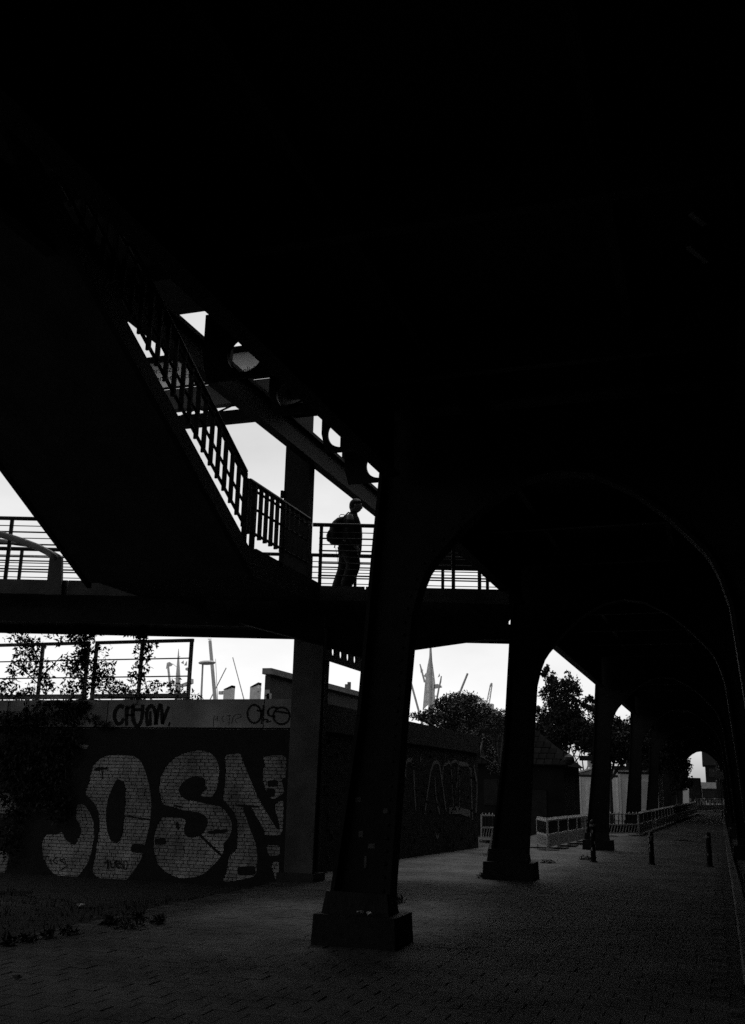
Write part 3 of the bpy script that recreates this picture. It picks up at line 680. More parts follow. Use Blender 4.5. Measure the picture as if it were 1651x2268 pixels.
# return wall along the pavement
rw = thing('return_wall', 'dark wall running back along the pavement with tall pale-outlined letters', 'wall', (RX, 28, 0))
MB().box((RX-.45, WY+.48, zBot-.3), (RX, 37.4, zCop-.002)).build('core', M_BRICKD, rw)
yy = WY + .5; k = 0
while yy < 37.3:
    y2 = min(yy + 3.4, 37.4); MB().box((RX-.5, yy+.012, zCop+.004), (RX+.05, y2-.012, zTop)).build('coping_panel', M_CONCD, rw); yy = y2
zE = lambda x, y: ((950+x*.4845)*.6604, (2100+y*.4845)*.6604)
side = lambda p: onX(p[0], p[1], RX+.004)
cp = MB()
for L, w in ((((795,890),(790,1000),(820,1160)), .10), (((845,1050),(850,925),(905,930),(905,1060),(918,1270)), .11), (((980,1300),(1000,1150),(1030,950),(1075,935),(1090,1000),(1112,1160),(1128,1280)), .11), (((1105,1060),(1105,970),(1160,930),(1168,1060),(1180,1270)), .10),
             (((1165,945),(1205,925),(1215,1000),(1200,1120)), .09), (((1215,950),(1300,962),(1302,1100),(1312,1340)), .14), (((1222,960),(1222,1250)), .07), (((1050,1050),(1060,1210),(1085,1300)), .08), (((1055,1430),(1065,1470),(1080,1440)), .08), (((1150,1280),(1200,1270),(1295,1300)), .22), (((1320,960),(1345,1100),(1335,1290)), .18), (((780,1150),(775,1360)), .05), (((950,900),(955,940)), .1)):
    stroke(cp, [zE(*p) for p in L], w, side, (.004, 0, 0))
cp.build('pale_outline', M_SPRAYL, rw)['label'] = 'tall letters in pale outline, drips below'
rb = MB(); 
for _ in range(500):
    y = random.uniform(21, 37); z = zBot + BH*1.3*int(random.uniform(1, 38)); rb.box((RX, y, z), (RX+.008, y+.2, z+.07))
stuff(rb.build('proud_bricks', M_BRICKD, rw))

# ================================================================== FENCES ON THE WALL
FY = WY + .18
def fz(px, py): p = onY(px, py, FY); return p
def fence(label, x0, x1, posts, zt_, z1_, z2_, xin=True):
    t = thing('metal_fence', label, 'fence', ((x0+x1)/2, FY, zTop), 'fence panels on the parapet')
    MB().box((x0, FY-.035, zt_-.075), (x1, FY+.035, zt_)).build('top_rail', M_ZINC, t)
    for z in (z1_, z2_): MB().box((x0+.03, FY-.012, z-.014), (x1-.03, FY+.012, z+.014)).build('wire_rail', M_ZINC, t)
    for x in posts: MB().box((x-.035, FY-.037, zTop-.0), (x+.035, FY+.03, zt_-.076)).build('post', M_ZINC, t)
    MB().box((x0+.04, FY-.05, zTop+.035), (x1-.04, FY-.038, zTop+.15)).build('kick_board', M_MID, t)
    for x in posts: MB().box((x-.09, FY-.09, zTop), (x+.09, FY+.09, zTop+.03)).build('base_plate', M_STEEL2, t)
zt_ = fz(300, 1418)[2]; z1_ = fz(300, 1460)[2]; z2_ = fz(300, 1499)[2]
fence('pale metal fence panel on the parapet, right one with a vine on its middle post', fz(208, 1480)[0], fz(425, 1480)[0], [fz(208, 1480)[0]+.03, fz(312, 1480)[0], fz(424, 1480)[0]-.03], zt_, z1_, z2_)
fence('metal fence panel overgrown with vines on the parapet at the left edge', fz(-110, 1480)[0], fz(194, 1480)[0], [fz(-100, 1480)[0], fz(91, 1480)[0], fz(192, 1480)[0]], zt_, z1_, z2_)

# ================================================================== VINES
def vine(label, stems, leafspec, dens=1.0, Y=FY-.02, ls=.115):
    """stems: polylines in survey pixels on the fence plane; leafspec: (px, py, rx, ry, n)"""
    b = onY(stems[0][0][0], stems[0][0][1], Y)
    t = thing('climbing_vine', label, 'vine', b, 'vines on the parapet fence')
    sm_ = MB()
    for L in stems:
        P = [onY(px, py, Y + random.uniform(-.06, .06)) for px, py in L]; sm_.tube(P, np.linspace(.02, .007, len(P)), 5)
    lf = MB()
    for px, py, rx, ry, n in leafspec:
        c = onY(px, py, Y); k = np.linalg.norm(c-O3)/FP
        sub = max(1, int(n*dens*1.25/9))
        for _ in range(sub):
            cc = c + np.array([rng.normal(0, rx*k*.5), rng.normal(0, .12), rng.normal(0, ry*k*.5)])
            d = rng.normal(size=3); d[2] -= .3; d /= np.linalg.norm(d)
            P = np.array([cc + d*s_*.035 + rng.normal(0, .02, 3) for s_ in range(9)]); leaves(lf, P, ls, droop=.35, aspect=.42)
            if random.random() < .5: sm_.tube([cc, cc+d*.3], .004, 4)
    sm_.build('stem', M_BARK, t); stuff(lf.build('foliage', M_LEAF, t)); return t
vine('vine climbing through the left fence panel around its middle post', [[(85,1550),(92,1480),(70,1420),(48,1385)], [(90,1520),(60,1490),(30,1470)], [(92,1500),(120,1470),(140,1450)]],
     [(46,1390,9,9,60),(48,1404,10,10,60),(60,1415,16,8,70),(75,1418,12,8,50),(60,1435,22,12,110),(80,1450,22,14,150),(45,1455,20,12,80),(90,1480,16,18,140),(60,1470,25,14,90),(25,1490,14,8,60),(15,1522,18,9,170),(45,1535,25,8,170),(80,1528,20,12,110),(105,1510,10,20,90)], .75)
vine('dense vine around the end post of the left fence panel', [[(190,1552),(192,1480),(188,1395)], [(190,1500),(165,1470),(140,1455)], [(192,1450),(210,1430)]],
     [(187,1392,9,8,90),(178,1400,14,10,110),(190,1412,12,10,130),(200,1408,8,10,60),(165,1412,10,8,50),(122,1392,12,14,45),(140,1412,10,6,40),(185,1440,12,16,130),(175,1455,14,10,110),(160,1472,20,10,120),(150,1480,14,8,90),(192,1470,9,20,110),(180,1505,14,12,80),(165,1510,12,8,50),(195,1520,8,18,70),(185,1540,12,8,80),(150,1530,16,8,50)], .8)
vine('loose vine growing beside the first post of the right fence panel', [[(206,1550),(210,1500),(215,1470)]],
     [(212,1480,10,10,70),(222,1468,14,8,45),(236,1440,8,5,18),(240,1475,10,7,30),(218,1500,14,9,110),(215,1515,14,9,90),(205,1460,8,14,60),(232,1497,8,6,25)], .8)
vine('slender vine on the middle post of the right fence panel', [[(309,1548),(314,1480),(318,1385)], [(315,1430),(330,1440)], [(314,1480),(295,1478)]],
     [(313,1386,8,6,50),(316,1398,10,7,70),(308,1402,6,6,30),(316,1412,9,6,70),(312,1427,10,6,50),(325,1440,9,9,60),(318,1455,10,8,50),(308,1472,12,7,60),(322,1470,8,8,40),(318,1492,9,6,40),(295,1492,8,6,20),(276,1490,6,8,16)], .8)
vine('row of low leafy shoots along the foot of the right fence panel', [[(240,1545),(330,1545),(420,1545)]],
     [(248,1520,9,8,70),(256,1532,12,6,70),(272,1527,9,8,90),(262,1514,6,5,30),(288,1533,12,6,80),(296,1515,6,6,20),(310,1540,14,5,70),(327,1524,9,5,60),(340,1535,12,5,50),(348,1515,5,6,22),(380,1522,9,5,60),(372,1517,5,5,20),(385,1536,12,5,60),(410,1538,14,4,50),(440,1540,8,8,24),(225,1538,8,5,20)], .9, ls=.095)
# ivy hanging down the wall
iv = thing('hanging_ivy', 'dark mass of ivy hanging over the brick wall at the left edge', 'ivy', onY(60, 1700, WY-.15))
lf = MB(); stm = MB()
for px, py, rx, ry, n in ((20,1600,60,26,420),(80,1590,60,30,420),(150,1585,40,22,240),(10,1680,60,45,520),(80,1680,70,60,620),(140,1650,40,45,300),(40,1760,60,50,420),(100,1745,60,50,360),(165,1570,30,14,140),(185,1560,14,10,60),(20,1850,30,60,240),(130,1790,30,40,150),(225,1605,20,8,50),(205,1590,10,10,30),(120,1555,50,8,120)):
    c = onY(px, py, WY-.16); k = np.linalg.norm(c-O3)/FP; leaves(lf, clump(c, (rx*k, .15, ry*k), n), .10, droop=.8, aspect=.55)
for px in (20, 60, 100, 150): stm.tube([onY(px, 1552, WY-.08), onY(px-8, 1620, WY-.12), onY(px+random.uniform(-20, 20), 1750, WY-.10)], .015, 5)
stm.build('stem', M_BARK, iv); stuff(lf.build('foliage', M_LEAF, iv))

# ================================================================== PERSON WITH BACKPACK
PO = onB(768, 1300, DN+1.0); PO[2] = 5.98      # where the walker stands (design units)
k_ = 1/U
def pw(x, y, z):                                  # metres: x forward along the bridge, y to the camera, z up
    return PO + (BT*x - BN*y)*k_*PSC + np.array([0, 0, z*k_*PSC])
PSC = 1.06
person = thing('person', 'person in dark jacket walking right on the footbridge, seen in silhouette', 'person', PO)
def skin(name, nodes, edges_, root, m, parent, sub=2):
    me = bpy.data.meshes.new(name); names = list(nodes)
    me.from_pydata([tuple(pw(*nodes[n][0])*U - ORG[parent.name]) for n in names], [(names.index(a), names.index(b)) for a, b in edges_], [])
    o = bpy.data.objects.new(name, me); col.objects.link(o)
    md = o.modifiers.new('skin', 'SKIN'); md.use_smooth_shade = True
    sv_ = me.skin_vertices[0].data
    for i, n in enumerate(names):
        r = nodes[n][1]; r = r if hasattr(r, '__len__') else (r, r); sv_[i].radius = (r[0]*PSC, r[1]*PSC); sv_[i].use_root = (n == root)
    ss = o.modifiers.new('sub', 'SUBSURF'); ss.levels = sub; ss.render_levels = sub
    dg = bpy.context.evaluated_depsgraph_get(); m2 = bpy.data.meshes.new_from_object(o.evaluated_get(dg))
    o.modifiers.clear(); o.data = m2; m2.materials.clear(); m2.materials.append(m); m2.polygons.foreach_set('use_smooth', [True]*len(m2.polygons))
    o.parent = parent; ORG[o.name] = ORG[parent.name]; return o
N = {'pelvis':((.0,0,.90),(.15,.13)),'belly':((.03,0,1.05),(.16,.14)),'chest':((.04,0,1.24),(.17,.15)),'neck':((.075,0,1.40),(.065,.065)),'skull':((.105,0,1.49),(.06,.06)),
     'hip_l':((.01,.09,.84),.115),'knee_l':((.12,.10,.50),.082),'ankle_l':((-.01,.10,.13),.058),'toe_l':((.12,.10,.055),.042),'tip_l':((.18,.10,.04),.03),
     'hip_r':((-.01,-.09,.84),.115),'knee_r':((-.04,-.10,.47),.08),'ankle_r':((-.17,-.10,.12),.058),'toe_r':((-.05,-.10,.04),.042),'tip_r':((.02,-.10,.03),.03),
     'sho_l':((.045,.17,1.32),.075),'elb_l':((.02,.215,1.05),.055),'wri_l':((.13,.205,.83),.037),'palm_l':((.165,.20,.765),.034),
     'sho_r':((.045,-.17,1.32),.075),'elb_r':((-.01,-.215,1.05),.055),'wri_r':((.06,-.21,.82),.037),'palm_r':((.08,-.20,.755),.034)}
for s_ in 'lr':
    b = N['palm_'+s_][0]
    for f, dy, L in (('i', .024, .075), ('m', .008, .082), ('n', -.008, .076), ('p', -.024, .06)):
        N[f+s_+'1'] = ((b[0]+.02, b[1]+dy, b[2]-.03), .0105); N[f+s_+'2'] = ((b[0]+.03, b[1]+dy, b[2]-.03-L*.55), .0095); N[f+s_+'3'] = ((b[0]+.015, b[1]+dy, b[2]-.03-L), .0085)
    N['t'+s_+'1'] = ((b[0]+.03, b[1]+.02, b[2]+.0), .0115); N['t'+s_+'2'] = ((b[0]+.052, b[1]+.022, b[2]-.03), .010)
E_ = [('pelvis','belly'),('belly','chest'),('chest','neck'),('neck','skull')]
for s_ in 'lr':
    E_ += [('pelvis','hip_'+s_),('hip_'+s_,'knee_'+s_),('knee_'+s_,'ankle_'+s_),('ankle_'+s_,'toe_'+s_),('toe_'+s_,'tip_'+s_),('chest','sho_'+s_),('sho_'+s_,'elb_'+s_),('elb_'+s_,'wri_'+s_),('wri_'+s_,'palm_'+s_)]
    for f in 'imnp': E_ += [('palm_'+s_, f+s_+'1'), (f+s_+'1', f+s_+'2'), (f+s_+'2', f+s_+'3')]
    E_ += [('palm_'+s_, 't'+s_+'1'), ('t'+s_+'1', 't'+s_+'2')]
body = skin('body', N, E_, 'pelvis', M_SKIN, person)
# head: shaped profile, joined into the body mesh
def head_mesh():
    mb = MB(); nu, nv = 28, 20; hc = np.array([.125, 0, 1.565]); vs_ = []
    for j in range(nv+1):
        ph = math.pi*j/nv
        for i in range(nu):
            th = 2*math.pi*i/nu; x, y, z = math.sin(ph)*math.cos(th), math.sin(ph)*math.sin(th), math.cos(ph)
            rx, ry, rz = .098, .076, .122
            X, Y, Z = rx*x, ry*y, rz*z
            fr = max(0, x)
            if z < -.15: X -= .012*(-z)*(1-fr) + (.0 if x > 0 else .03*(-z)); Y *= 1-.28*(-z-.15)      # jaw narrows, nape comes in
            if fr > .75:
                wy = max(0, 1-(y/.22)**2)
                if -.42 < z < .08: X += .027*wy*max(0, 1-abs(z+.22)/.26)              # nose
                if .05 < z < .32: X += .006*wy                                           # brow
                if -.16 < z < .12 and abs(abs(y)-.33) < .16: X -= .008                   # eye sockets
                if -.62 < z < -.46: X += .007*wy                                         # lips
                if z < -.72: X += .012*wy                                                # chin
            vs_.append(pw(hc[0]+X, hc[1]+Y, hc[2]+Z))
    fs_ = [(j*nu+i, j*nu+(i+1) % nu, (j+1)*nu+(i+1) % nu, (j+1)*nu+i) for j in range(nv) for i in range(nu)]
    mb.add(vs_, fs_)
    for s_ in (-1, 1):                                                                   # ears
        c = np.array([.112, s_*.077, 1.56]); ring = [pw(c[0]+.016*math.cos(t)-.004*math.sin(t), c[1]+s_*.012, c[2]+.03*math.sin(t)) for t in np.linspace(0, 6.283, 10, endpoint=False)]
        inn = [pw(c[0]+.02*math.cos(t), c[1]-s_*.006, c[2]+.034*math.sin(t)) for t in np.linspace(0, 6.283, 10, endpoint=False)]
        k = len(mb.v); mb.v += [tuple(p) for p in ring+inn]; mb.f += [tuple(k+i for i in range(10))] + [(k+i, k+(i+1) % 10, k+10+(i+1) % 10, k+10+i) for i in range(10)]
    return mb
hm = head_mesh(); hb = bmesh.new(); hb.from_mesh(body.data)
vv = [hb.verts.new(np.array(p)*U - ORG[person.name]) for p in hm.v]
for f in hm.f:
    try: nf = hb.faces.new([vv[i] for i in f]); nf.smooth = True
    except ValueError: pass
bmesh.ops.recalc_face_normals(hb, faces=hb.faces); hb.to_mesh(body.data); hb.free()
# hair
hr = MB(); nu, nv = 30, 12; hc = (.118, 0, 1.575); vs_ = []
for j in range(nv+1):
    for i in range(nu):
        th = 2*math.pi*i/nu; lim = 1.05 + .95*max(0, -math.cos(th))**.7 + .25*abs(math.sin(th)); ph = lim*j/nv
        x, y, z = math.sin(ph)*math.cos(th), math.sin(ph)*math.sin(th), math.cos(ph)
        jit = 1 + random.uniform(-.025, .045)
        vs_.append(pw(hc[0]+.110*x*jit + (.012 if x > .3 and z > .5 else 0), .087*y*jit, hc[2]+.126*z*jit - (.02*max(0, -z) if x < 0 else 0)))
hr.add(vs_, [(j*nu+i, j*nu+(i+1) % nu, (j+1)*nu+(i+1) % nu, (j+1)*nu+i) for j in range(nv) for i in range(nu)])
hr.build('hair', M_HAIR, person, smooth=True)
# jacket and trousers as looser shells
def loft(rings, n=20):
    mb = MB(); vs_ = []
    for cx, cy, z, rx, ry in rings:
        for i in range(n):
            t = 2*math.pi*i/n; f = 1 + .035*math.sin(3*t + z*19) + .025*math.sin(7*t - z*31)
            vs_.append(pw(cx + rx*math.cos(t)*f, cy + ry*math.sin(t)*f, z))
    return mb.add(vs_, [(j*n+i, j*n+(i+1) % n, (j+1)*n+(i+1) % n, (j+1)*n+i) for j in range(len(rings)-1) for i in range(n)])
jk = loft([(.03,0,.715,.19,.19),(.035,0,.80,.20,.20),(.045,0,.92,.205,.20),(.045,0,1.05,.20,.20),(.045,0,1.18,.19,.205),(.045,0,1.28,.165,.21),(.05,0,1.35,.13,.19),(.06,0,1.395,.095,.12),(.075,0,1.43,.075,.08),(.085,0,1.46,.066,.068)])
jk.build('jacket', M_JACKET, person, smooth=True)
sl = {'sho':((.045,.175,1.31),.095),'elb':((.02,.22,1.05),.072),'wri':((.118,.207,.85),.058),'cuff':((.128,.206,.825),.055)}
skin('sleeve', sl, [('sho','elb'),('elb','wri'),('wri','cuff')], 'sho', M_JACKET, person)
sl = {'sho':((.045,-.175,1.31),.095),'elb':((-.01,-.22,1.05),.072),'wri':((.055,-.212,.845),.058),'cuff':((.06,-.21,.82),.055)}
skin('sleeve', sl, [('sho','elb'),('elb','wri'),('wri','cuff')], 'sho', M_JACKET, person)
tr = {'waist':((0,0,.92),(.16,.14)),'hl':((.02,.085,.80),.155),'kl':((.12,.10,.50),.135),'al':((.0,.10,.17),.11),'cl':((-.01,.10,.10),.10),'hr':((-.01,-.085,.80),.155),'kr':((-.04,-.10,.47),.13),'ar':((-.16,-.10,.15),.11),'cr':((-.17,-.10,.10),.10)}
skin('trousers', tr, [('waist','hl'),('hl','kl'),('kl','al'),('al','cl'),('waist','hr'),('hr','kr'),('kr','ar'),('ar','cr')], 'waist', M_TROUSER, person)
# backpack
bk = thing('backpack', 'dark backpack with a top loop worn by the person on the footbridge', 'backpack', pw(-.2, 0, .88))
pk = loft([(-.19,0,.885,.06,.09),(-.20,0,.90,.105,.13),(-.205,0,.98,.125,.15),(-.205,0,1.10,.13,.155),(-.195,0,1.20,.12,.15),(-.165,0,1.28,.10,.14),(-.125,0,1.335,.075,.12),(-.09,0,1.36,.04,.07),(-.085,0,1.365,.005,.01)], 22)
pk.f.append(tuple(range(22))[::-1]); pk.build('pack_body', M_PACK, bk, smooth=True)
lo = loft([(-.32,0,.93,.012,.07),(-.335,0,.95,.028,.10),(-.34,0,1.03,.034,.11),(-.325,0,1.10,.022,.10),(-.31,0,1.12,.008,.06)], 16); lo.build('front_pocket', M_PACK, bk, smooth=True)
tl = MB(); tl.tube([pw(-.12,0,1.345), pw(-.165,0,1.385), pw(-.13,0,1.415), pw(-.075,0,1.41), pw(-.05,0,1.37)], .009, 6); tl.build('top_loop', M_PACK, bk)
for sy in (-1, 1):
    MB().tube([pw(-.09, sy*.10, 1.33), pw(.0, sy*.11, 1.425), pw(.09, sy*.115, 1.38), pw(.205, sy*.115, 1.22), pw(.19, sy*.14, 1.06), pw(.0, sy*.205, .97), pw(-.14, sy*.14, .94)], .017, 6).build('shoulder_strap', M_PACK, bk)
MB().tube([pw(-.22, .08, .89), pw(-.215, .085, .84), pw(-.225, .085, .80)], .014, 6).build('hanging_buckle', M_PACK, bk)
MB().tube([pw(-.20, .09, .81), pw(-.185, .10, .70), pw(-.165, .10, .62), pw(-.155, .10, .52), pw(-.13, .10, .50)], .0045, 5).build('loose_strap', M_PACK, bk)

# ================================================================== HARBOUR BEHIND THE WALL
HYY = 70.
def hp(px, py, Y=HYY): return onY(px, py, Y)
HB = -.6
def pole(name, label, cat, a, b, r0, r1, m, Y, group=None, extend=True):
    p = hp(*a, Y); q = hp(*b, Y)
    if extend: d = (p-q)/(p[2]-q[2]); p = q + d*(HB-q[2]) if abs(p[2]-q[2]) > .2 else p
    t = thing(name, label, cat, p, group)
    MB().tube([p, q], [r0, r1], 9).build('pole', m, t); return t, p, q
# leaning mast and disc lamp
t, p, q = pole('leaning_mast', 'thick grey mast leaning left, behind the parapet right of the fence', 'mast', (477,1550), (465.5,1419), .17, .11, M_HARB, 60)
q2 = hp(465, 1415.5, 60); MB().tube([q2-(.13,0,0), q2+(.13,0,0)], .03, 6).build('top_cap', M_HARB, t); MB().tube([q, q2], .02, 5).build('spike', M_HARB, t)
t, p, q = pole('disc_lamp', 'slim lamp post with a flat oval lamp head beside the leaning mast', 'lamp', (446,1550), (449.5,1472), .09, .06, M_HARB, 58)
c = hp(459, 1467.5, 58); e = loft([], 3) if False else MB()
vs_ = []; n = 20; prof = ((.0,-.13),(.28,-.12),(.46,-.07),(.50,0),(.42,.08),(.2,.12),(0,.125))
for rr, zz in prof: vs_ += [c + np.array([rr*1.15*math.cos(2*math.pi*i/n)+.0, rr*math.sin(2*math.pi*i/n), zz+.05*math.cos(2*math.pi*i/n)*rr]) for i in range(n)]
e.add(vs_, [(j*n+i, j*n+(i+1) % n, (j+1)*n+(i+1) % n, (j+1)*n+i) for j in range(len(prof)-1) for i in range(n)]); e.build('lamp_head', M_HARB, t)
pole('slanting_pole', 'thin pole slanting up to the right behind the leaning mast', 'pole', (466,1549), (501.5,1479), .06, .045, M_HARB, 75, 'thin poles in the harbour')
pole('slanting_pole', 'thin pole slanting left between the two slant-topped pylons', 'pole', (541,1550), (516,1456), .06, .04, M_HARB, 75, 'thin poles in the harbour')
t, p, q = pole('thin_antenna', 'thin upright antenna just right of the leaning mast', 'antenna', (480,1500), (478,1459), .06, .02, M_HARB, 75)
# slant-topped pylons
def pylon(label, x0, x1, yb, yl, yr, arm):
    Y = 62.; a = hp(x0, yb, Y); b = hp(x1, yb, Y); zl_ = hp(x0, yl, Y)[2]; zr_ = hp(x1, yr, Y)[2]; w = b[0]-a[0]
    t = thing('slant_pylon', label, 'pylon', (a[0]+w/2, Y, HB), 'slant-topped pylons')
    MB().prism([(a[0],Y,HB),(b[0],Y,HB),(b[0],Y,zr_),(a[0],Y,zl_)], (0, w*.8, 0)).build('shaft', M_HARB, t)
    d = np.array([w, 0, zr_-zl_]); 
    MB().prism([(a[0]-.02,Y-.03,zl_+.01),(b[0]+.0,Y-.03,zr_+.01),(b[0],Y-.03,zr_-.16),(a[0]+w*.35,Y-.03,zl_+(zr_-zl_)*.35-.10)], (0, w*.8+.06, 0)).build('cap', M_DARK, t)
    s = hp(arm[0], arm[1], Y); e_ = hp(arm[2], arm[3], Y); MB().bar(s, e_, .12).build('camera_arm', M_HARB, t); MB().box(e_-(.12,.12,.16), e_+(.12,.12,.06)).build('camera_housing', M_HARB, t)
pylon('pale slant-topped pylon left of the dark building, the left one', 494.5, 512.5, 1549.5, 1527, 1518, (495,1532,490,1533))
pylon('pale slant-topped pylon left of the dark building, the right one', 553, 571, 1549.5, 1522, 1511.5, (571,1527,574,1526))
# dark long building
p = onX(599, 1479.5, -14.2); zr = p[2]; y0 = p[1]; xl_ = onY(581.5, 1482, y0)[0]
db = thing('harbour_building', 'dark flat building with a sloping eave line behind the parapet, left of the pier', 'building', (-14.3, y0+6, HB))
y1 = onX(846, 1540, -14.2)[1]
MB().box((xl_+.05, y0+.15, HB), (-14.25, y1, zr-.22)).build('wall', mat('dark_cladding', .08, .7, .3, 1.5, .2), db)
MB().box((xl_, y0-.0, zr-.2), (-14.15, y1+.1, zr)).build('roof_slab', M_MID, db)
w1 = onY(677*.6604+140, 1524, y0+.14); c = hp(677, 1520, y0)
for (px, py) in ((676.5, 1535.), (682, 1543.), (677, 1547.)):
    c = onY(px*1.0-0, py, y0+.14) if False else onY(429.3+ (1165 if px < 680 else 1195)*.14, py, y0+.14)
    MB().box(c-(.09,.03,.11), c+(.09,.0,.11)).build('wall_lamp', M_PALE, db)
# chimney pair on it
for px in (768, 773.5):
    c = onX(px, 1527, -14.4); MB().tube([(c[0], c[1], zr), (c[0], c[1], zr+.22 + (.12 if px > 770 else 0))], .08, 8).build('flue', M_MID, db)
# flag ship left
Y = 72.
t = thing('ship_mast', 'pale ship mast with signal flags and a yard, behind the right fence panel', 'mast', (hp(394, 1550, Y)[0], Y, HB))
P = [hp(394, 1556, Y), hp(395, 1495, Y), hp(395.5, 1455, Y), hp(396, 1437, Y)]; MB().tube([P[0]*(1,1,0)+(0,0,HB)] + P, [.28, .26, .18, .07, .02], 10).build('mast', M_HARB, t)
MB().prism([hp(396, 1517, Y), hp(420, 1508, Y), hp(424, 1503, Y), hp(424, 1513, Y), hp(410, 1519, Y), hp(396, 1521, Y)], (0, .4, 0)).build('yard_platform', M_HARB, t)
MB().tube([hp(380, 1540, Y), hp(372, 1470, Y)], .10, 7).build('derrick', M_HARB, t)
for poly in (((370,1468),(376,1466),(383,1471),(380,1475),(372,1477),(368,1482)), ((401,1468),(407,1463),(407,1471)), ((408,1474),(414,1464),(414,1474)), ((411,1480),(416,1478),(416,1486),(411,1484)), ((394,1438+17),(400,1453),(395,1457))):
    MB().prism([hp(a, b, Y) for a, b in poly], (0, .05, 0)).build('flag', M_HARB, t)
MB().tube([hp(383, 1470, Y), hp(393, 1478, Y)], .02, 4).build('stay', M_HARB, t)
MB().box(hp(381, 1516, Y)-(0,.3,0), hp(388, 1508, Y)).build('radar_box', M_HARB, t)
pole('slanting_pole', 'thin pole slanting left behind the middle post of the right fence panel', 'pole', (333,1546), (318,1497), .08, .06, M_HARB, 75, 'thin poles in the harbour')
# sail boat in the right opening
zF = lambda x, y: ((1340+x*.2302)*.6604, (2120+y*.2302)*.6604)
def hf(x, y, Y=66.): return onY(*zF(x, y), Y)
t = thing('sail_boat', 'tall mast with grey triangular sail, left in the opening above the shrubs', 'sail', (hf(450,1180)[0], 66, HB))
b = hf(450, 1180); MB().tube([(b[0], 66, HB), b, hf(452, 600), hf(456, 100)], [.16, .15, .12, .06], 9).build('mast', M_HARB, t)
def cloth(P, m, nm):
    mb = MB(); mb.prism([p for p in P], (0, .06, 0)); mb.build(nm, m, t)
cloth([hf(447, 250), hf(440, 330), hf(405, 520), hf(375, 720), hf(355, 950), hf(338, 1140), hf(385, 1085), hf(432, 1050), hf(436, 700)], M_CLOTH, 'sail')
cloth([hf(468, 260), hf(478, 420), hf(497, 560), hf(520, 740), hf(512, 900), hf(530, 1090), hf(490, 1130), hf(470, 1060), hf(476, 700)], M_CLOTH, 'sail')
MB().tube([hf(370, 730), hf(320, 540), hf(300, 465)], [.07, .06, .04], 6).build('gaff', M_HARB, t)
MB().prism([hf(305, 520), hf(350, 555), hf(325, 560), hf(312, 595)], (0, .05, 0)).build('flag', M_HARB, t)
MB().prism([hf(355, 640), hf(390, 590), hf(380, 660)], (0, .05, 0)).build('flag', M_HARB, t)
MB().prism([hf(510, 760), hf(560, 755), hf(600, 775), hf(610, 800), hf(560, 810), hf(505, 818)], (0, .3, 0)).build('spreader', M_HARB, t)
MB().tube([hf(525, 1100), hf(575, 820), hf(600, 720), hf(612, 640)], [.07, .06, .06, .04], 6).build('boom', M_HARB, t)
MB().prism([hf(560, 660), hf(583, 600), hf(590, 640)], (0, .05, 0)).build('flag', M_HARB, t)
MB().prism([hf(520, 925), hf(550, 925), hf(548, 938), hf(520, 938)], (0, .1, 0)).build('block', M_HARB, t)
a = zF(305, 1230); b = zF(132, 600)
pole('slanting_pole', 'thin pole slanting left beside the first steel frame, left of the sail', 'pole', a, b, .09, .07, M_HARB, 66, 'thin poles in the harbour')
pole('slanting_pole', 'thin pole slanting right above the top of the shrubs', 'pole', zF(850, 960), zF(995, 600), .09, .07, M_HARB, 66, 'thin poles in the harbour')
# lattice crane
cr_ = thing('lattice_crane', 'small pale lattice crane jib above the shrubs at right', 'crane', (hf(1285, 1030, 110)[0], 110, HB))
for a, b in (((1270,1040),(1322,790)), ((1312,1040),(1348,790)), ((1322,790),(1340,740)), ((1348,790),(1340,740))):
    MB().tube([hf(*a, 110), hf(*b, 110)], .06, 5).build('chord', M_HARB, cr_)
for k in range(9):
    f = k/9; g2 = (k+1)/9
    A = lambda s, f: hf((1270+52*f) if s else (1312+36*f), 1040-250*f, 110)
    MB().tube([A(k % 2, f), A((k+1) % 2, g2)], .03, 4).build('lattice_bar', M_HARB, cr_)
MB().prism([hf(1310, 790, 110), hf(1350, 790, 110), hf(1350, 740, 110), hf(1332, 740, 110)], (0, .3, 0)).build('jib_head', M_HARB, cr_)
MB().box((hf(1285, 1030, 110)[0]-.6, 109.6, HB), (hf(1285, 1030, 110)[0]+.6, 110.6, hf(1285, 1045, 110)[2])).build('base', M_HARB, cr_)

# ================================================================== SHRUBS BEHIND THE RETURN WALL
def bush(name, label, cat, base, clumps, leafsize, group=None, dens=1., m=None, trunk=True, lim=4):
    t = thing(name, label, cat, base, group); lf = MB(); br = MB(); base = np.array(base, float)
    for c, r, n in clumps:
        P = clump(c, r, int(n*dens)); leaves(lf, P, leafsize, droop=.1, aspect=.5)
        if trunk: br.tube([base, base*.4+np.array(c)*.6+rng.normal(0, .1, 3), np.array(c)], [.06, .035, .012], 6)
    if trunk: br.build('branches', M_BARK, t)
    stuff(lf.build('foliage', m or M_LEAF, t)); return t
def hx(px, py, X): return onX(px, py, X)
cl = []
for px, py, rx, rz, n in ((960,1590,.8,.35,700),(985,1578,1.0,.55,1200),(1010,1566,1.1,.65,1500),(1035,1562,1.1,.62,1500),(1055,1572,1.0,.62,1300),(1000,1598,1.2,.5,1200),(1040,1600,1.2,.6,1300),(1075,1590,1.0,.6,1000),(990,1550,.5,.2,220),(1020,1546,.7,.18,300),(1042,1548,.5,.2,240),(975,1560,.3,.25,180)):
    c = hx(px, py, -10.4); cl.append((c, (rx*.7, rx, rz), n))
bush('round_shrub', 'large rounded shrub above the return wall in the right opening', 'shrub', (-10.4, hx(1020, 1600, -10.4)[1], 2.4), cl, .11)
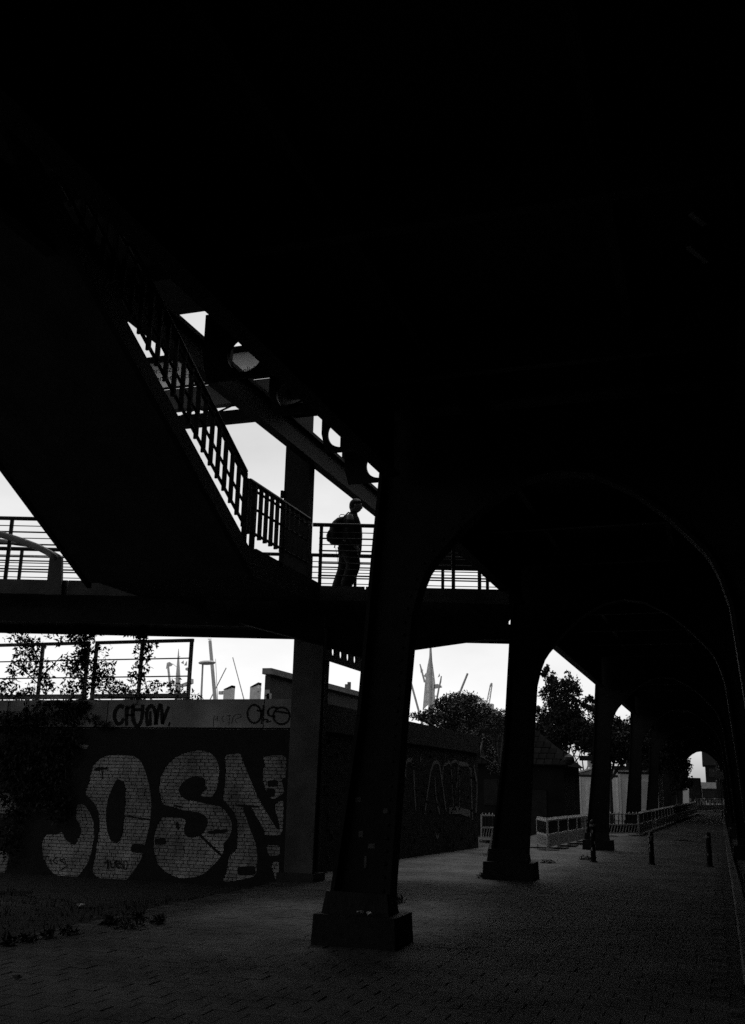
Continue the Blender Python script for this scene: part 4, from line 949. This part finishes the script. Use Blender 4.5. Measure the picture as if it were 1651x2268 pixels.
cl = [(hx(px, py, -10.0), (.8, 1.2, rz), n) for px, py, rz, n in ((1095,1590,.5,900),(1110,1600,.6,900),(1125,1605,.6,900),(1090,1610,.5,700),(1118,1580,.25,200))]
bush('low_shrub', 'low dark shrub filling the corner beside the second steel frame', 'shrub', (-10.0, hx(1105, 1600, -10)[1], 2.4), cl, .11)
cl = [(hx(px, py, -8.9), (.3, .5, rz), n) for px, py, rz, n in ((918,1583,.10,70),(930,1588,.12,110),(945,1585,.15,160),(1060,1625,.2,260),(1030,1618,.15,160),(1075,1640,.3,420),(1085,1670,.35,420),(1095,1700,.3,300))]
bush('trailing_shrub', 'sparse leafy shoots spilling over the end of the return wall', 'shrub', (-8.9, hx(1060, 1620, -8.9)[1], 3.0), cl, .10)
bank = struct(MB().prism([(-8.9, 20.9, -1), (-8.9, 20.9, 2.3), (-13.8, 20.9, 2.3), (-13.8, 20.9, -1)], (0, 18, 0)).build('earth_bank', M_SOIL))
# pale sheet on the wall end
p = [onX(*zF(*q), -8.6) for q in ((1205,1452),(1385,1452),(1412,1425),(1235,1425))]
zz = zTop + .02
t = thing('roof_hatch', 'small bright sheet metal hatch lying on the wall end below the shrubs', 'hatch', onZ(*zF(1300,1440), zTop))
P = [onZ(*zF(*q), zTop+.03) for q in ((1225,1452),(1380,1452),(1400,1427),(1245,1427))]
ext = np.array([0, .0, .03]); MB().prism(P, ext).build('sheet', M_WHITE, t)
P = [onZ(*zF(*q), zTop) for q in ((1150,1475),(1480,1475),(1490,1425),(1165,1425))]
MB().prism(P, (0, 0, .026)).build('frame', M_DARK, t)

# ================================================================== GATEHOUSE, TREES
gx0, gx1, gy0, gy1 = -16.5, onY(1250, 1740, 52)[0], 52, 58
zE_ = onY(1250, 1697, 52)[2]
gh = thing('gatehouse', 'dark little house with a tiled hip roof behind the second steel frame', 'house', ((gx0+gx1)/2, 55, gz(52)))
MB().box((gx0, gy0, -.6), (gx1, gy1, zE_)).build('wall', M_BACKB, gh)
ridge = [(gx0+2.6, 55, zE_+2.5), (gx1-2.6, 55, zE_+2.5)]; ev = .25
A, B, C, D_ = (gx0-ev, gy0-ev, zE_), (gx1+ev, gy0-ev, zE_), (gx1+ev, gy1+ev, zE_), (gx0-ev, gy1+ev, zE_)
rf = MB().add([A, B, C, D_, ridge[0], ridge[1]], [(0,1,5,4),(1,2,5),(2,3,4,5),(3,0,4),(0,3,2,1)]).build('roof', M_TILE, gh)
tm = MB().add([(-.19,0,0),(.19,0,0),(.19,.30,.27),(-.19,.30,.27),(-.19,-.02,.05),(.19,-.02,.05),(.17,.30,.31),(-.17,.30,.31)], [(0,1,5,4),(4,5,6,7),(1,2,6,5),(0,4,7,3),(2,3,7,6)])
me_t = bpy.data.meshes.new('roof_tile'); me_t.from_pydata((np.array(tm.v)*U).tolist(), [], tm.f); me_t.materials.append(M_TILE)
cnt = 0
for r_ in range(8):
    f = r_/8.5; yv = gy0-ev + (55-(gy0-ev))*f; zv = zE_ + 2.5*f; xa = gx0-ev+(2.6+ev)*f; xb = gx1+ev-(2.6+ev)*f
    x = xb - .2
    while x > max(xa+.2, -13.5) and cnt < 110:
        o = bpy.data.objects.new('roof_tile', me_t); col.objects.link(o); o.parent = rf; o.location = np.array([x, yv, zv+.02])*U - ORG[rf.name]; o.rotation_euler = (random.gauss(0, .03), 0, random.gauss(0, .03)); x -= .40; cnt += 1
for x in (-15, -13, -11):
    w = MB().box((x-.4, gy0-.05, .9), (x+.4, gy0-.003, 2.2)).build('window', M_STEEL2, gh); MB().box((x-.32, gy0-.07, .98), (x+.32, gy0-.052, 2.12)).build('pane', M_GLASS, w)
MB().box((-9.0 if gx1 > -8.9 else gx1-1.1, gy0-.05, -.5), ((-8.2 if gx1 > -8.1 else gx1-.3), gy0-.003, 1.7)).build('door', M_DARK, gh)
# lantern at the eave
c = onY(1261, 1683, 51.5)
t = thing('wall_lantern', 'dark round lantern hanging at the corner of the little tiled house', 'lantern', c)
vs_ = []; n = 14; prof = ((.02,.30),(.10,.26),(.24,.14),(.27,0),(.22,-.16),(.10,-.24),(.0,-.26))
for rr, zz in prof: vs_ += [c + np.array([rr*math.cos(2*math.pi*i/n), rr*math.sin(2*math.pi*i/n), zz]) for i in range(n)]
MB().add(vs_, [(j*n+i, j*n+(i+1) % n, (j+1)*n+(i+1) % n, (j+1)*n+i) for j in range(len(prof)-1) for i in range(n)]).build('globe', M_DARK, t)
MB().tube([c+(0,0,.28), c+(-.25,.1,.45), (gx1-.02, gy0+.1, c[2]+.2)], .03, 6).build('bracket', M_DARK, t)
# signal beam to its right
a = onY(1284, 1679, 60); b = onY(1325, 1679, 60)
t = thing('overhead_sign', 'dark flat sign box on a mast seen between the lantern and the third frame', 'sign', (b[0], 60, gz(60)))
MB().box((a[0], 59.9, a[2]-.14), (b[0]+.3, 60.1, a[2]+.14)).build('box', M_DARK, t); MB().tube([(b[0]+.2, 60, gz(60)-.3), (b[0]+.2, 60, a[2])], .06, 8).build('mast', M_STEEL2, t)
MB().tube([c+(.2, .2, .22), onY(1284, 1676, 60)], .02, 5).build('cable', M_DARK, t)

def tree(label, base, crown, leafsize, n_per, group='trees along the quay', trunk_r=.16):
    base = np.array(base, float); t = thing('street_tree', label, 'tree', base, group)
    cs = np.array([c for c, r in crown]); mid = cs.mean(0); top = base*.55 + mid*.45
    tk = MB(); tk.tube([base-(0,0,.3), base*.75+top*.25+rng.normal(0,.04,3), top], [trunk_r, trunk_r*.8, trunk_r*.6], 9); tk.build('trunk', M_BARK, t)
    lb = MB(); lf = MB()
    for c, r in crown:
        c = np.array(c, float); r = np.array(r, float); lb.tube([top, top*.4+c*.6+rng.normal(0,.1,3), c], [trunk_r*.4, trunk_r*.22, .02], 6)
        k = max(6, int(n_per*r.mean()**2/40))
        for _ in range(k):
            d = rng.normal(size=3); d /= np.linalg.norm(d); cc = c + d*r*rng.uniform(.3, 1.0)
            leaves(lf, clump(cc, np.minimum(.34, r*.5+.05), 40), leafsize, droop=.5, aspect=.6)
    lb.build('limbs', M_BARK, t); stuff(lf.build('crown', M_LEAF, t)); return t
def cy(px, py, Y, r): return (onY(px, py, Y), (r, r*.9, r))
G = lambda px, Y: (onY(px, 1750, Y)[0], Y, gz(Y))
T1 = [cy(1224,1500,62,.42), cy(1216,1520,62,.5), cy(1232,1525,62,.55), cy(1262,1508,62,.45), cy(1272,1525,62,.5), cy(1255,1535,62,.55), cy(1222,1550,62,.7), cy(1262,1560,62,.75), cy(1240,1575,62,.8), cy(1215,1590,62,.7), cy(1275,1590,62,.8), cy(1250,1610,62,1.0), cy(1215,1620,62,.9), cy(1290,1620,62,.9), cy(1310,1620,62,.8), cy(1195,1610,62,.6), cy(1188,1640,62,.6), cy(1245,1638,62,.9), cy(1295,1640,62,.8), cy(1220,1655,62,.8), cy(1206,1492,62,.16), cy(1212,1480,62,.14), cy(1192,1575,62,.28)]
tree('leafy tree standing in the opening between the second and third steel frames', G(1258, 62), T1, .17, 1700)
T2 = [cy(1306,1548,68,.22), cy(1298,1562,68,.3), cy(1315,1565,68,.4), cy(1330,1590,68,.6), cy(1345,1615,68,1.0), cy(1385,1635,68,.9), cy(1350,1650,68,1.3), cy(1330,1660,68,1.2), cy(1390,1650,68,1.3), cy(1370,1600,68,.28), cy(1372,1640,68,1.4), cy(1408,1645,68,.9)]
tree('leafy tree partly hidden by the leg of the third steel frame', G(1352, 68), T2, .18, 1700)
T3 = [cy(1430,1620,82,1.6), cy(1450,1600,82,1.4), cy(1425,1655,82,1.6), cy(1460,1650,82,1.7), cy(1420,1640,82,.8), cy(1480,1630,82,1.5), cy(1445,1685,82,1.3), cy(1480,1680,82,1.3)]
tree('dark tree behind the white site cabins', G(1448, 84), T3, .2, 1500)
T4 = [cy(1485,1650,100,1.8), cy(1505,1640,100,1.5), cy(1492,1690,100,1.6), cy(1508,1690,100,1.0), cy(1475,1700,100,1.6), cy(1490,1730,100,1.5), cy(1510,1728,100,.9)]
tree('dark tree just left of the bright gap at the far end of the pavement', G(1500, 100), T4, .22, 1400)
T5 = [cy(1290,1630,90,1.2), cy(1255,1622,90,1.1), cy(1325,1635,90,1.3), cy(1275,1615,90,1.1)]
tree('tree with a low dark crown behind the lantern and site cabins', G(1300, 92), T5, .2, 1400)

# ================================================================== SITE CABINS
def cabin(label, x0, x1, Y, ytop, nm='site_cabin', zb=None, dep=5.5):
    a = onY(x0, 1760, Y); b = onY(x1, 1760, Y); zt3 = onY((x0+x1)/2, ytop, Y)[2]; zb = gz(Y)-.05 if zb is None else zb
    t = thing(nm, label, 'cabin', ((a[0]+b[0])/2, Y+dep/2, zb), 'white site cabins')
    MB().box((a[0], Y, zb), (b[0], Y+dep, zt3-.16)).build('shell', M_WHITE, t)
    MB().box((a[0]-.03, Y-.04, zt3-.155), (b[0]+.03, Y+dep, zt3)).build('roof_edge', M_DARK, t)
    w = b[0]-a[0]
    for x in (a[0]+.08, b[0]-.08): MB().box((x-.08, Y-.035, zb), (x+.08, Y-.003, zt3-.16)).build('corner_post', M_WHITE2, t)
    p = MB().box((a[0]+w*.18, Y-.02, zb+.75), (b[0]-w*.16, Y-.003, zt3-.5)).build('panel', M_WHITE2, t)
    MB().box((a[0]+w*.24, Y-.035, zb+.95), (b[0]-w*.22, Y-.022, zt3-.66)).build('shutter', M_WHITE, p)
    MB().box((a[0]+.2, Y-.03, zb+.42), (b[0]-.2, Y-.003, zb+.47)).build('rail', M_WHITE2, t)
    return t
cabin('white site cabin left of the third steel frame, front row', 1283, 1370.5, 76, 1716)
cabin('white site cabin right of the third steel frame, front row, slightly taller', 1371.5, 1459, 74.5, 1709.5)
t = cabin('white site cabin behind the front row, its dark sign band showing above', 1358, 1462, 82, 1697)
sgb = MB().box((onY(1360,1700,81.9)[0], 81.86, onY(1400,1705.5,81.9)[2]), (onY(1458,1700,81.9)[0], 81.95, onY(1400,1698,81.9)[2])).build('sign_band', M_DARK, t)
# light roofed shed to the left
Y = 86; a = onY(1256, 1740, Y); b = onY(1345, 1740, Y); ze = onY(1262, 1719, Y)[2]; zr_ = onY(1305, 1701, Y)[2]
sh = thing('site_shed', 'grey shed with a pale pitched roof behind the left white cabin', 'shed', ((a[0]+b[0])/2, Y+2, gz(Y)))
mx = onY(1312, 1702, Y)[0]
MB().prism([(a[0], Y, gz(Y)), (b[0], Y, gz(Y)), (b[0], Y, zr_-.1), (mx, Y, zr_-.1), (a[0], Y, ze-.1)], (0, 4, 0)).build('wall', mat('shed_wall', .22, .7, .3, 2, .1), sh)
MB().prism([(a[0]-.3, Y-.2, ze-.1), (mx, Y-.2, zr_-.09), (b[0]+.1, Y-.2, zr_-.09), (b[0]+.1, Y-.2, zr_+.05), (mx, Y-.2, zr_+.05), (a[0]-.3, Y-.2, ze+.02)], (0, 4.4, 0)).build('roof', M_WHITE, sh)
t = thing('roof_equipment', 'jumble of grey pipes and a round vent on top of the pale shed roof', 'equipment', (mx+.4, Y+1, zr_+.05))
MB().tube([(mx-.2, Y+1, zr_+.05), (mx-.2, Y+1, zr_+.8)], .3, 12).build('vent', M_MID, t)
for k in range(3): MB().tube([(mx+.2, Y+.8+k*.3, zr_+.1), (mx+.25, Y+.8+k*.3, zr_+.5+.1*k), (b[0], Y+.8+k*.3, zr_+.5-.08*k)], .06, 6).build('pipe', M_MID, t)

# ================================================================== SITE BARRIERS
def barrier_proto(label, diag=False, holes=False, L=2.0, light=True):
    t = thing('site_barrier', label, 'barrier', (0, 0, 0)); hl = L/2; H = 1.05
    m = M_WHITE2; MB().box((-hl, -.02, H-.055), (hl, .02, H)).build('top_rail', m, t)
    MB().box((-hl, -.02, .50), (hl, .02, .56)).build('middle_rail', m, t)
    MB().box((-hl, -.02, .12), (hl, .02, .17)).build('bottom_rail', m, t)
    for x in (-hl+.03, hl-.03): MB().box((x-.03, -.025, 0), (x+.03, .025, H+.0)).build('post', m, t)
    for x in (-hl+.25, hl-.25): MB().box((x-.14, -.32, -.08), (x+.14, .32, .035)).build('foot', M_DARK, t)
    n = 9 if not holes else 7
    for k in range(n):
        x = -hl + L*(k+.5)/n; MB().box((x-.022 if not holes else x-.05, -.012, .56), (x+.022 if not holes else x+.05, .012, H-.05)).build('bar', m if holes else M_STEEL2, t)
        MB().box((x-.022, -.018, H), (x+.022, .018, H+.075)).build('stud', m, t)
    if holes:
        MB().box((-hl+.06, -.014, .17), (hl-.06, .014, .50)).build('board', m, t)
    else:
        for k in range(11):
            x = -hl + .06 + (L-.12)*(k+.5)/11
            if diag: MB().prism([(x-.03,-.012,.17),(x+.012,-.012,.17),(x+.112,-.012,.50),(x+.07,-.012,.50)], (0, .03, 0)).build('slat', m, t)
            else: MB().box((x-.03, -.03, .17), (x+.03, .012, .50)).build('slat', m, t)
        MB().box((-hl+.06, .013, .17), (hl-.06, .02, .50)).build('board', M_STEEL2, t)
    return t
def set_between(t, a, b):
    a = np.array(a, float); b = np.array(b, float); m = (a+b)/2; t.location = m*U; d = b-a
    t.rotation_euler = (0, 0, math.atan2(d[1], d[0])); return t
GRP = 'site barriers along the pavement'
p0 = onG(1170, 1872); p1 = onG(1214, 1884); p2 = onG(1312, 1860)
bA = barrier_proto('short slatted site barrier turned towards the camera beside the second steel frame'); bA['group'] = GRP
d = (p0-p1); d /= np.linalg.norm(d); set_between(bA, p1+d*2.0, p1)
d = (p2-p1); Ld = np.linalg.norm(d); d /= Ld; n = max(1, int(round(Ld/2.04)))
labs = ['slatted site barrier in front of the little tiled house, first of its run', 'slatted site barrier second in the run left of the third steel frame', 'slatted site barrier third in the run left of the third steel frame', 'slatted site barrier last in the run left of the third steel frame', 'slatted site barrier touching the third steel frame']
for k in range(min(n, 5)):
    c_ = copy_tree(bA); c_['label'] = labs[k]; set_between(c_, p1+d*2.04*k, p1+d*(2.04*k+2.0))
q0 = onG(1342, 1852); q1 = onG(1417, 1851)
bD = barrier_proto('site barrier with slanting slats facing the camera right of the third steel frame', diag=True); bD['group'] = GRP
d = (q1-q0); Ld = np.linalg.norm(d); d /= Ld; bD.scale = (Ld/2.0, 1, 1); set_between(bD, q0, q1)
q2 = onG(1541, 1804); d = q2-q1; Ld = np.linalg.norm(d); d /= Ld; k = 0
while k*2.04 < Ld and k < 26:
    c_ = copy_tree(bA); c_['label'] = 'slatted site barrier in the long row curving away to the far end'; c_['group'] = 'long row of site barriers'
    if k == 0: c_['label'] = 'slatted site barrier joining the slanting-slat barrier, nearest of the long row'
    set_between(c_, q1+d*(2.04*k+.04), q1+d*(2.04*k+2.0)); k += 1
# pale barriers across the far end
r0 = onG(1541, 1798); r1 = onG(1606, 1796)
bH = barrier_proto('pale board barrier across the far end of the pavement, left one', holes=True); bH['group'] = 'board barriers across the pavement'
set_between(bH, r0, r0*.5+r1*.5); bH.scale = (np.linalg.norm(r1-r0)/2/2.0, 1, 1.15)
c_ = copy_tree(bH); c_['label'] = 'pale board barrier across the far end of the pavement, right one'; set_between(c_, r0*.5+r1*.5, r1)
# barrier and leaning board left of the second frame
s0 = onG(1066, 1862); s1 = onG(1108, 1862)
c_ = copy_tree(bD); c_['label'] = 'site barrier with slanting slats behind the second steel frame, by the wall end'; c_['group'] = GRP
c_.scale = (np.linalg.norm(s1-s0)/2*1.6, 1, 1); set_between(c_, s0, s0+(s1-s0)*1.6)
P = [onY(px, py, 33) for px, py in ((1096, 1826), (1103, 1826), (1113, 1798), (1104, 1797))]
b_ = thing('leaning_board', 'pale narrow board leaning against the second steel frame', 'board', (P[0][0], 33, gz(33)))
low_ = P[0]+(P[0]-P[3])*(P[0][2]-gz(33))/(P[3][2]-P[0][2]); low2 = low_+(P[1]-P[0])
MB().prism([low_, low2, P[2], P[3]], (0, .05, 0)).build('plank', M_WHITE2, b_)
MB().box((P[3][0], 32.98, P[3][2]), (P[3][0]+.4, 33.0, P[3][2]+.06)).build('cross_bar', M_WHITE2, b_)

# ================================================================== BOLLARDS
BL = [((1315, 1909), (1310.5, 1815), 'leftmost of three sticker-covered bollards, in front of the third steel frame'), ((1444.5, 1915), (1440, 1842), 'middle one of three sticker-covered bollards on the pavement'), ((1573, 1920), (1570, 1843), 'rightmost of three sticker-covered bollards, nearest the kerb')]
for (bx_, by_), (tx_, ty_), lab in BL:
    p = onG(bx_, by_); h = onY(tx_, ty_, p[1])[2] - p[2]
    t = thing('bollard', lab, 'bollard', p, 'bollards across the pavement')
    r = .075
    MB().tube([p-(0,0,.1), p+(0,0,h*.93), p+(0,0,h*.97), p+(0,0,h)], [r, r, r*.8, r*.25], 14).build('post', M_STEEL2, t, smooth=False)
    MB().tube([p+(0,0,h*.84), p+(0,0,h*.89)], r*1.12, 14).build('collar', M_MID, t)
    MB().tube([p-(0,0,.02), p+(0,0,.03)], r*1.5, 14).build('base_ring', M_CONCD, t)
    for k in range(7):
        a0 = random.uniform(-2.9, -.3); dz = random.uniform(.3, .92)*h; w = random.uniform(.2, .5); hh = random.uniform(.03, .06)
        A = [a0, a0+w/2, a0+w]; vs_ = [p + np.array([math.cos(x)*(r+.003), math.sin(x)*(r+.003), dz+s_*hh]) for s_ in (-1, 1) for x in A]
        MB().add(vs_, [(0,1,4,3),(1,2,5,4)]).build('sticker', random.choice([M_WHITE2, M_MID, M_PALE]), t)

# ================================================================== FAR END
Y = 150.
lo_ = thing('lorry', 'dark lorry with a pale roof panel at the far end under the viaduct', 'lorry', (onY(1570, 1770, Y)[0], Y, gz(Y)))
a = onY(1553, 1746, Y); b = onY(1587, 1733, Y)
MB().box((a[0], Y, gz(Y)+.6), (b[0], Y+6, a[2])).build('body', M_DARK, lo_)
MB().box((a[0]+.05, Y-.05, a[2]+.01), (b[0]-.05, Y+5, b[2])).build('roof_panel', M_PALE, lo_)
for x in (a[0]+.35, b[0]-.35):
    MB().tube([(x-.15, Y+.8, gz(Y)+.45), (x+.15, Y+.8, gz(Y)+.45)], .45, 14).build('wheel', M_DARK, lo_)
    MB().box((x-.15, Y-.03, gz(Y)+.8), (x+.15, Y-.003, gz(Y)+1.0)).build('headlight', M_MID, lo_)
MB().box((a[0]+.3, Y-.04, a[2]-1.2), (b[0]-.3, Y-.003, a[2]-.3)).build('windscreen', M_GLASS, lo_)
Y = 138.; a = onY(1566, 1700, Y)
hs = thing('far_house', 'pale house front seen beyond the far end of the viaduct', 'house', (onY(1575, 1770, 175)[0], 175, gz(175)))
a = onY(1562, 1700, 175); b = onY(1600, 1690, 175)
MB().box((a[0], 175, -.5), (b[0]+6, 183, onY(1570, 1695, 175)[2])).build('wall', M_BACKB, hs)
MB().prism([(a[0]-.4, 174.6, onY(1570, 1695, 175)[2]), (b[0]+6, 174.6, onY(1570, 1695, 175)[2]), (b[0]+6, 179, onY(1570, 1695, 175)[2]+3), (a[0]-.4, 179, onY(1570, 1695, 175)[2]+3)], (0, 4.4, -.2)).build('roof', M_TILE, hs)
for k in range(3):
    for j in range(2):
        x = a[0]+1+k*2.2; z = 1.2+j*2.4; w = MB().box((x-.5, 174.93, z), (x+.5, 174.997, z+1.4)).build('window', M_STEEL2, hs); MB().box((x-.42, 174.9, z+.08), (x+.42, 174.928, z+1.32)).build('pane', M_GLASS, w)
Y = 118.; a = onY(1527, 1775, Y); b = onY(1553, 1722, Y)
vn = thing('parked_van', 'dark parked van below the bright gap at the far end of the pavement', 'van', ((a[0]+b[0])/2, Y+2, gz(Y)))
w_ = b[0]-a[0]
MB().prism([(a[0], Y, gz(Y)+.35), (b[0], Y, gz(Y)+.35), (b[0], Y, gz(Y)+1.5), (b[0]-.12, Y, b[2]-.05), (a[0]+.12, Y, b[2]-.05), (a[0], Y, gz(Y)+1.5)], (0, 4.5, 0)).build('body', M_DARK, vn)
MB().box((a[0]+.15, Y-.03, gz(Y)+1.55), (b[0]-.15, Y-.003, b[2]-.3)).build('rear_window', M_GLASS, vn)
for x in (a[0]+.12, b[0]-.12):
    MB().tube([(x-.1, Y+.8, gz(Y)+.34), (x+.1, Y+.8, gz(Y)+.34)], .34, 14).build('wheel', M_DARK, vn); MB().box((x-.08, Y-.03, gz(Y)+.9), (x+.08, Y-.003, gz(Y)+1.2)).build('tail_light', M_MID, vn)
sp = thing('street_sign', 'small dark street sign on a post by the kerb at the far end', 'sign', (onG(1597, 1800)[0]+.1, 88, gz(88)))
x = sp.location[0]/U; MB().tube([(x, 88, gz(88)), (x, 88, 3.4)], .04, 8).build('post', M_STEEL2, sp)
MB().prism([(x-.45, 87.93, 2.7), (x+.45, 87.93, 2.7), (x+.45, 87.93, 3.3), (x-.45, 87.93, 3.3)], (0, .03, 0)).build('plate', M_MID, sp)
# a row of dark trees closing the street
for i, (px, py, Y, r) in enumerate(((1440, 1700, 135, 4.2), (1470, 1690, 140, 3.6), (1650, 1710, 160, 5.0))):
    crown = [(onY(px+random.uniform(-22, 22), py+random.uniform(-30, 40), Y+random.uniform(-2, 2)), (r*.6, r*.6, r*.6)) for _ in range(7)]
    tree(['distant dark tree behind the cabins and frames', 'distant dark tree left of the bright far gap', 'distant dark tree at the right edge beyond the far house'][i], G(px, Y), crown, .35, 700, 'distant trees', .25)

p = onG(1515, 1862); n = 28
dc = thing('drain_cover', 'round dark drain cover set in the pavement beyond the bollards', 'drain cover', p)
MB().tube([p+(0,0,-.03), p+(0,0,.014)], .42, n).build('rim', M_STEEL2, dc)
MB().tube([p+(0,0,-.02), p+(0,0,.022)], .36, n).build('lid', M_STEEL, dc)
for k in range(5): MB().box(p+(-.22, -.2+k*.1-.012, .021), p+(.22, -.2+k*.1+.012, .030)).build('rib', M_STEEL2, dc)
# ================================================================== WEEDS AND LITTER
WD = [(285, 2055, 34, 1), (245, 2048, 12, .5), (150, 2070, 16, .5), (60, 2085, 20, .5), (110, 2078, 14, .4), (350, 2047, 12, .4), (20, 2095, 12, .4), (1300, 1905, 18, .6), (1215, 1912, 18, .5), (1070, 1945, 10, .5), (300, 2035, 24, .7), (1180, 1935, 10, .4), (880, 2000, 16, .5)]
wl_txt = ['largest weed tuft on the pavement near the left bed', 'small weed beside the largest tuft, on its left', 'flat weed on the pavement edge at left', 'flat weed near the left picture edge', 'low weed between two flat weeds at left', 'little weed right of the largest tuft', 'weed at the very left edge of the pavement', 'weed tuft at the foot of the leftmost bollard', 'weed patch right of the second plinth', 'weed at the left corner of the second plinth', 'broad weed on the bed edge above the largest tuft', 'weed at the right corner of the second plinth', 'weed tuft against the first plinth']
for (px, py, w, hh), lab in zip(WD, wl_txt):
    p = onG(px, py); k = np.linalg.norm(p-O3)/FP*w
    mb = MB(); P = clump(p+(0,0,.03), (k, k*1.3, .05*hh+.02), int(40+60*hh)); P[:, 2] = np.maximum(P[:, 2], p[2]+.01); leaves(mb, P, .10, droop=-.2, aspect=.3)
    for _ in range(int(25*hh+8)):
        a = rng.uniform(0, 6.28); q = p + np.array([rng.normal(0, k*.5), rng.normal(0, k*.6), 0]); h = rng.uniform(.06, .2)*hh
        mb.add([q+(-.006,0,0), q+(.006,0,0), q+(math.cos(a)*h*.6, math.sin(a)*h*.6, h)], [(0,1,2)])
    tag(mb.build('weed', M_LEAF, org=p), lab, 'weed', 'weeds on the pavement')
for (px, py, s_), lab in zip(((178, 2008, .10), (795, 2033, .07), (820, 2034, .06), (40, 2170, .07)), ('crumpled pale paper lying on the dark bed', 'pale scrap on the first plinth, left of two', 'pale scrap on the first plinth, right of two', 'dry leaf lying on the pavement at lower left')):
    p = onG(px, py)
    if 'plinth' in lab: p = onY(px, 2036, 12.6); p[2] = .372
    if 'bed' in lab: p = onZ(px, py, .08)
    mb = MB(); n = 9; vs_ = [p + np.array([s_*math.cos(t)*random.uniform(.5, 1), s_*math.sin(t)*random.uniform(.5, 1), random.uniform(0, .05)]) for t in np.linspace(0, 6.28, n, endpoint=False)] + [p+(0, 0, .05)]
    mb.add(vs_, [(i, (i+1) % n, n) for i in range(n)]); tag(mb.build('litter', M_PALE if 'leaf' not in lab else M_LEAF, org=p), lab, 'litter', 'litter')

# ================================================================== UNSEEN BUILDINGS ADDED TO SHADE THE STREET (right side and behind)
def block(label, x0, x1, y0, y1, h, face):
    t = thing('shade_building', label, 'building', ((x0+x1)/2, (y0+y1)/2, 0), 'unseen shading buildings')
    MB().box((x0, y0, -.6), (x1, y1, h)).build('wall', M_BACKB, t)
    MB().box((x0-.3, y0-.3, h), (x1+.3, y1+.3, h+.5)).build('cornice', M_CONCD, t)
    w_ = MB()
    if face == 'x':
        for j in range(4):
            for k in range(int((y1-y0)/4)):
                y = y0+2+k*4; z = 1.2+j*4; wn_ = MB().box((x0-.06, y-.6, z), (x0-.003, y+.6, z+2)).build('window', M_MID, t) if k % 2 == 0 else None
    return t
block('unseen tall building added to block light from the right of the road', 2.7, 18, -40, 60, 22, 'x')
block('unseen tall building added beyond the first one to block light from the right', 2.7, 18, 62, 130, 20, 'x')
block('unseen tall building added behind the viewer to block light', -40, 6, -52, -40, 22, 'y')
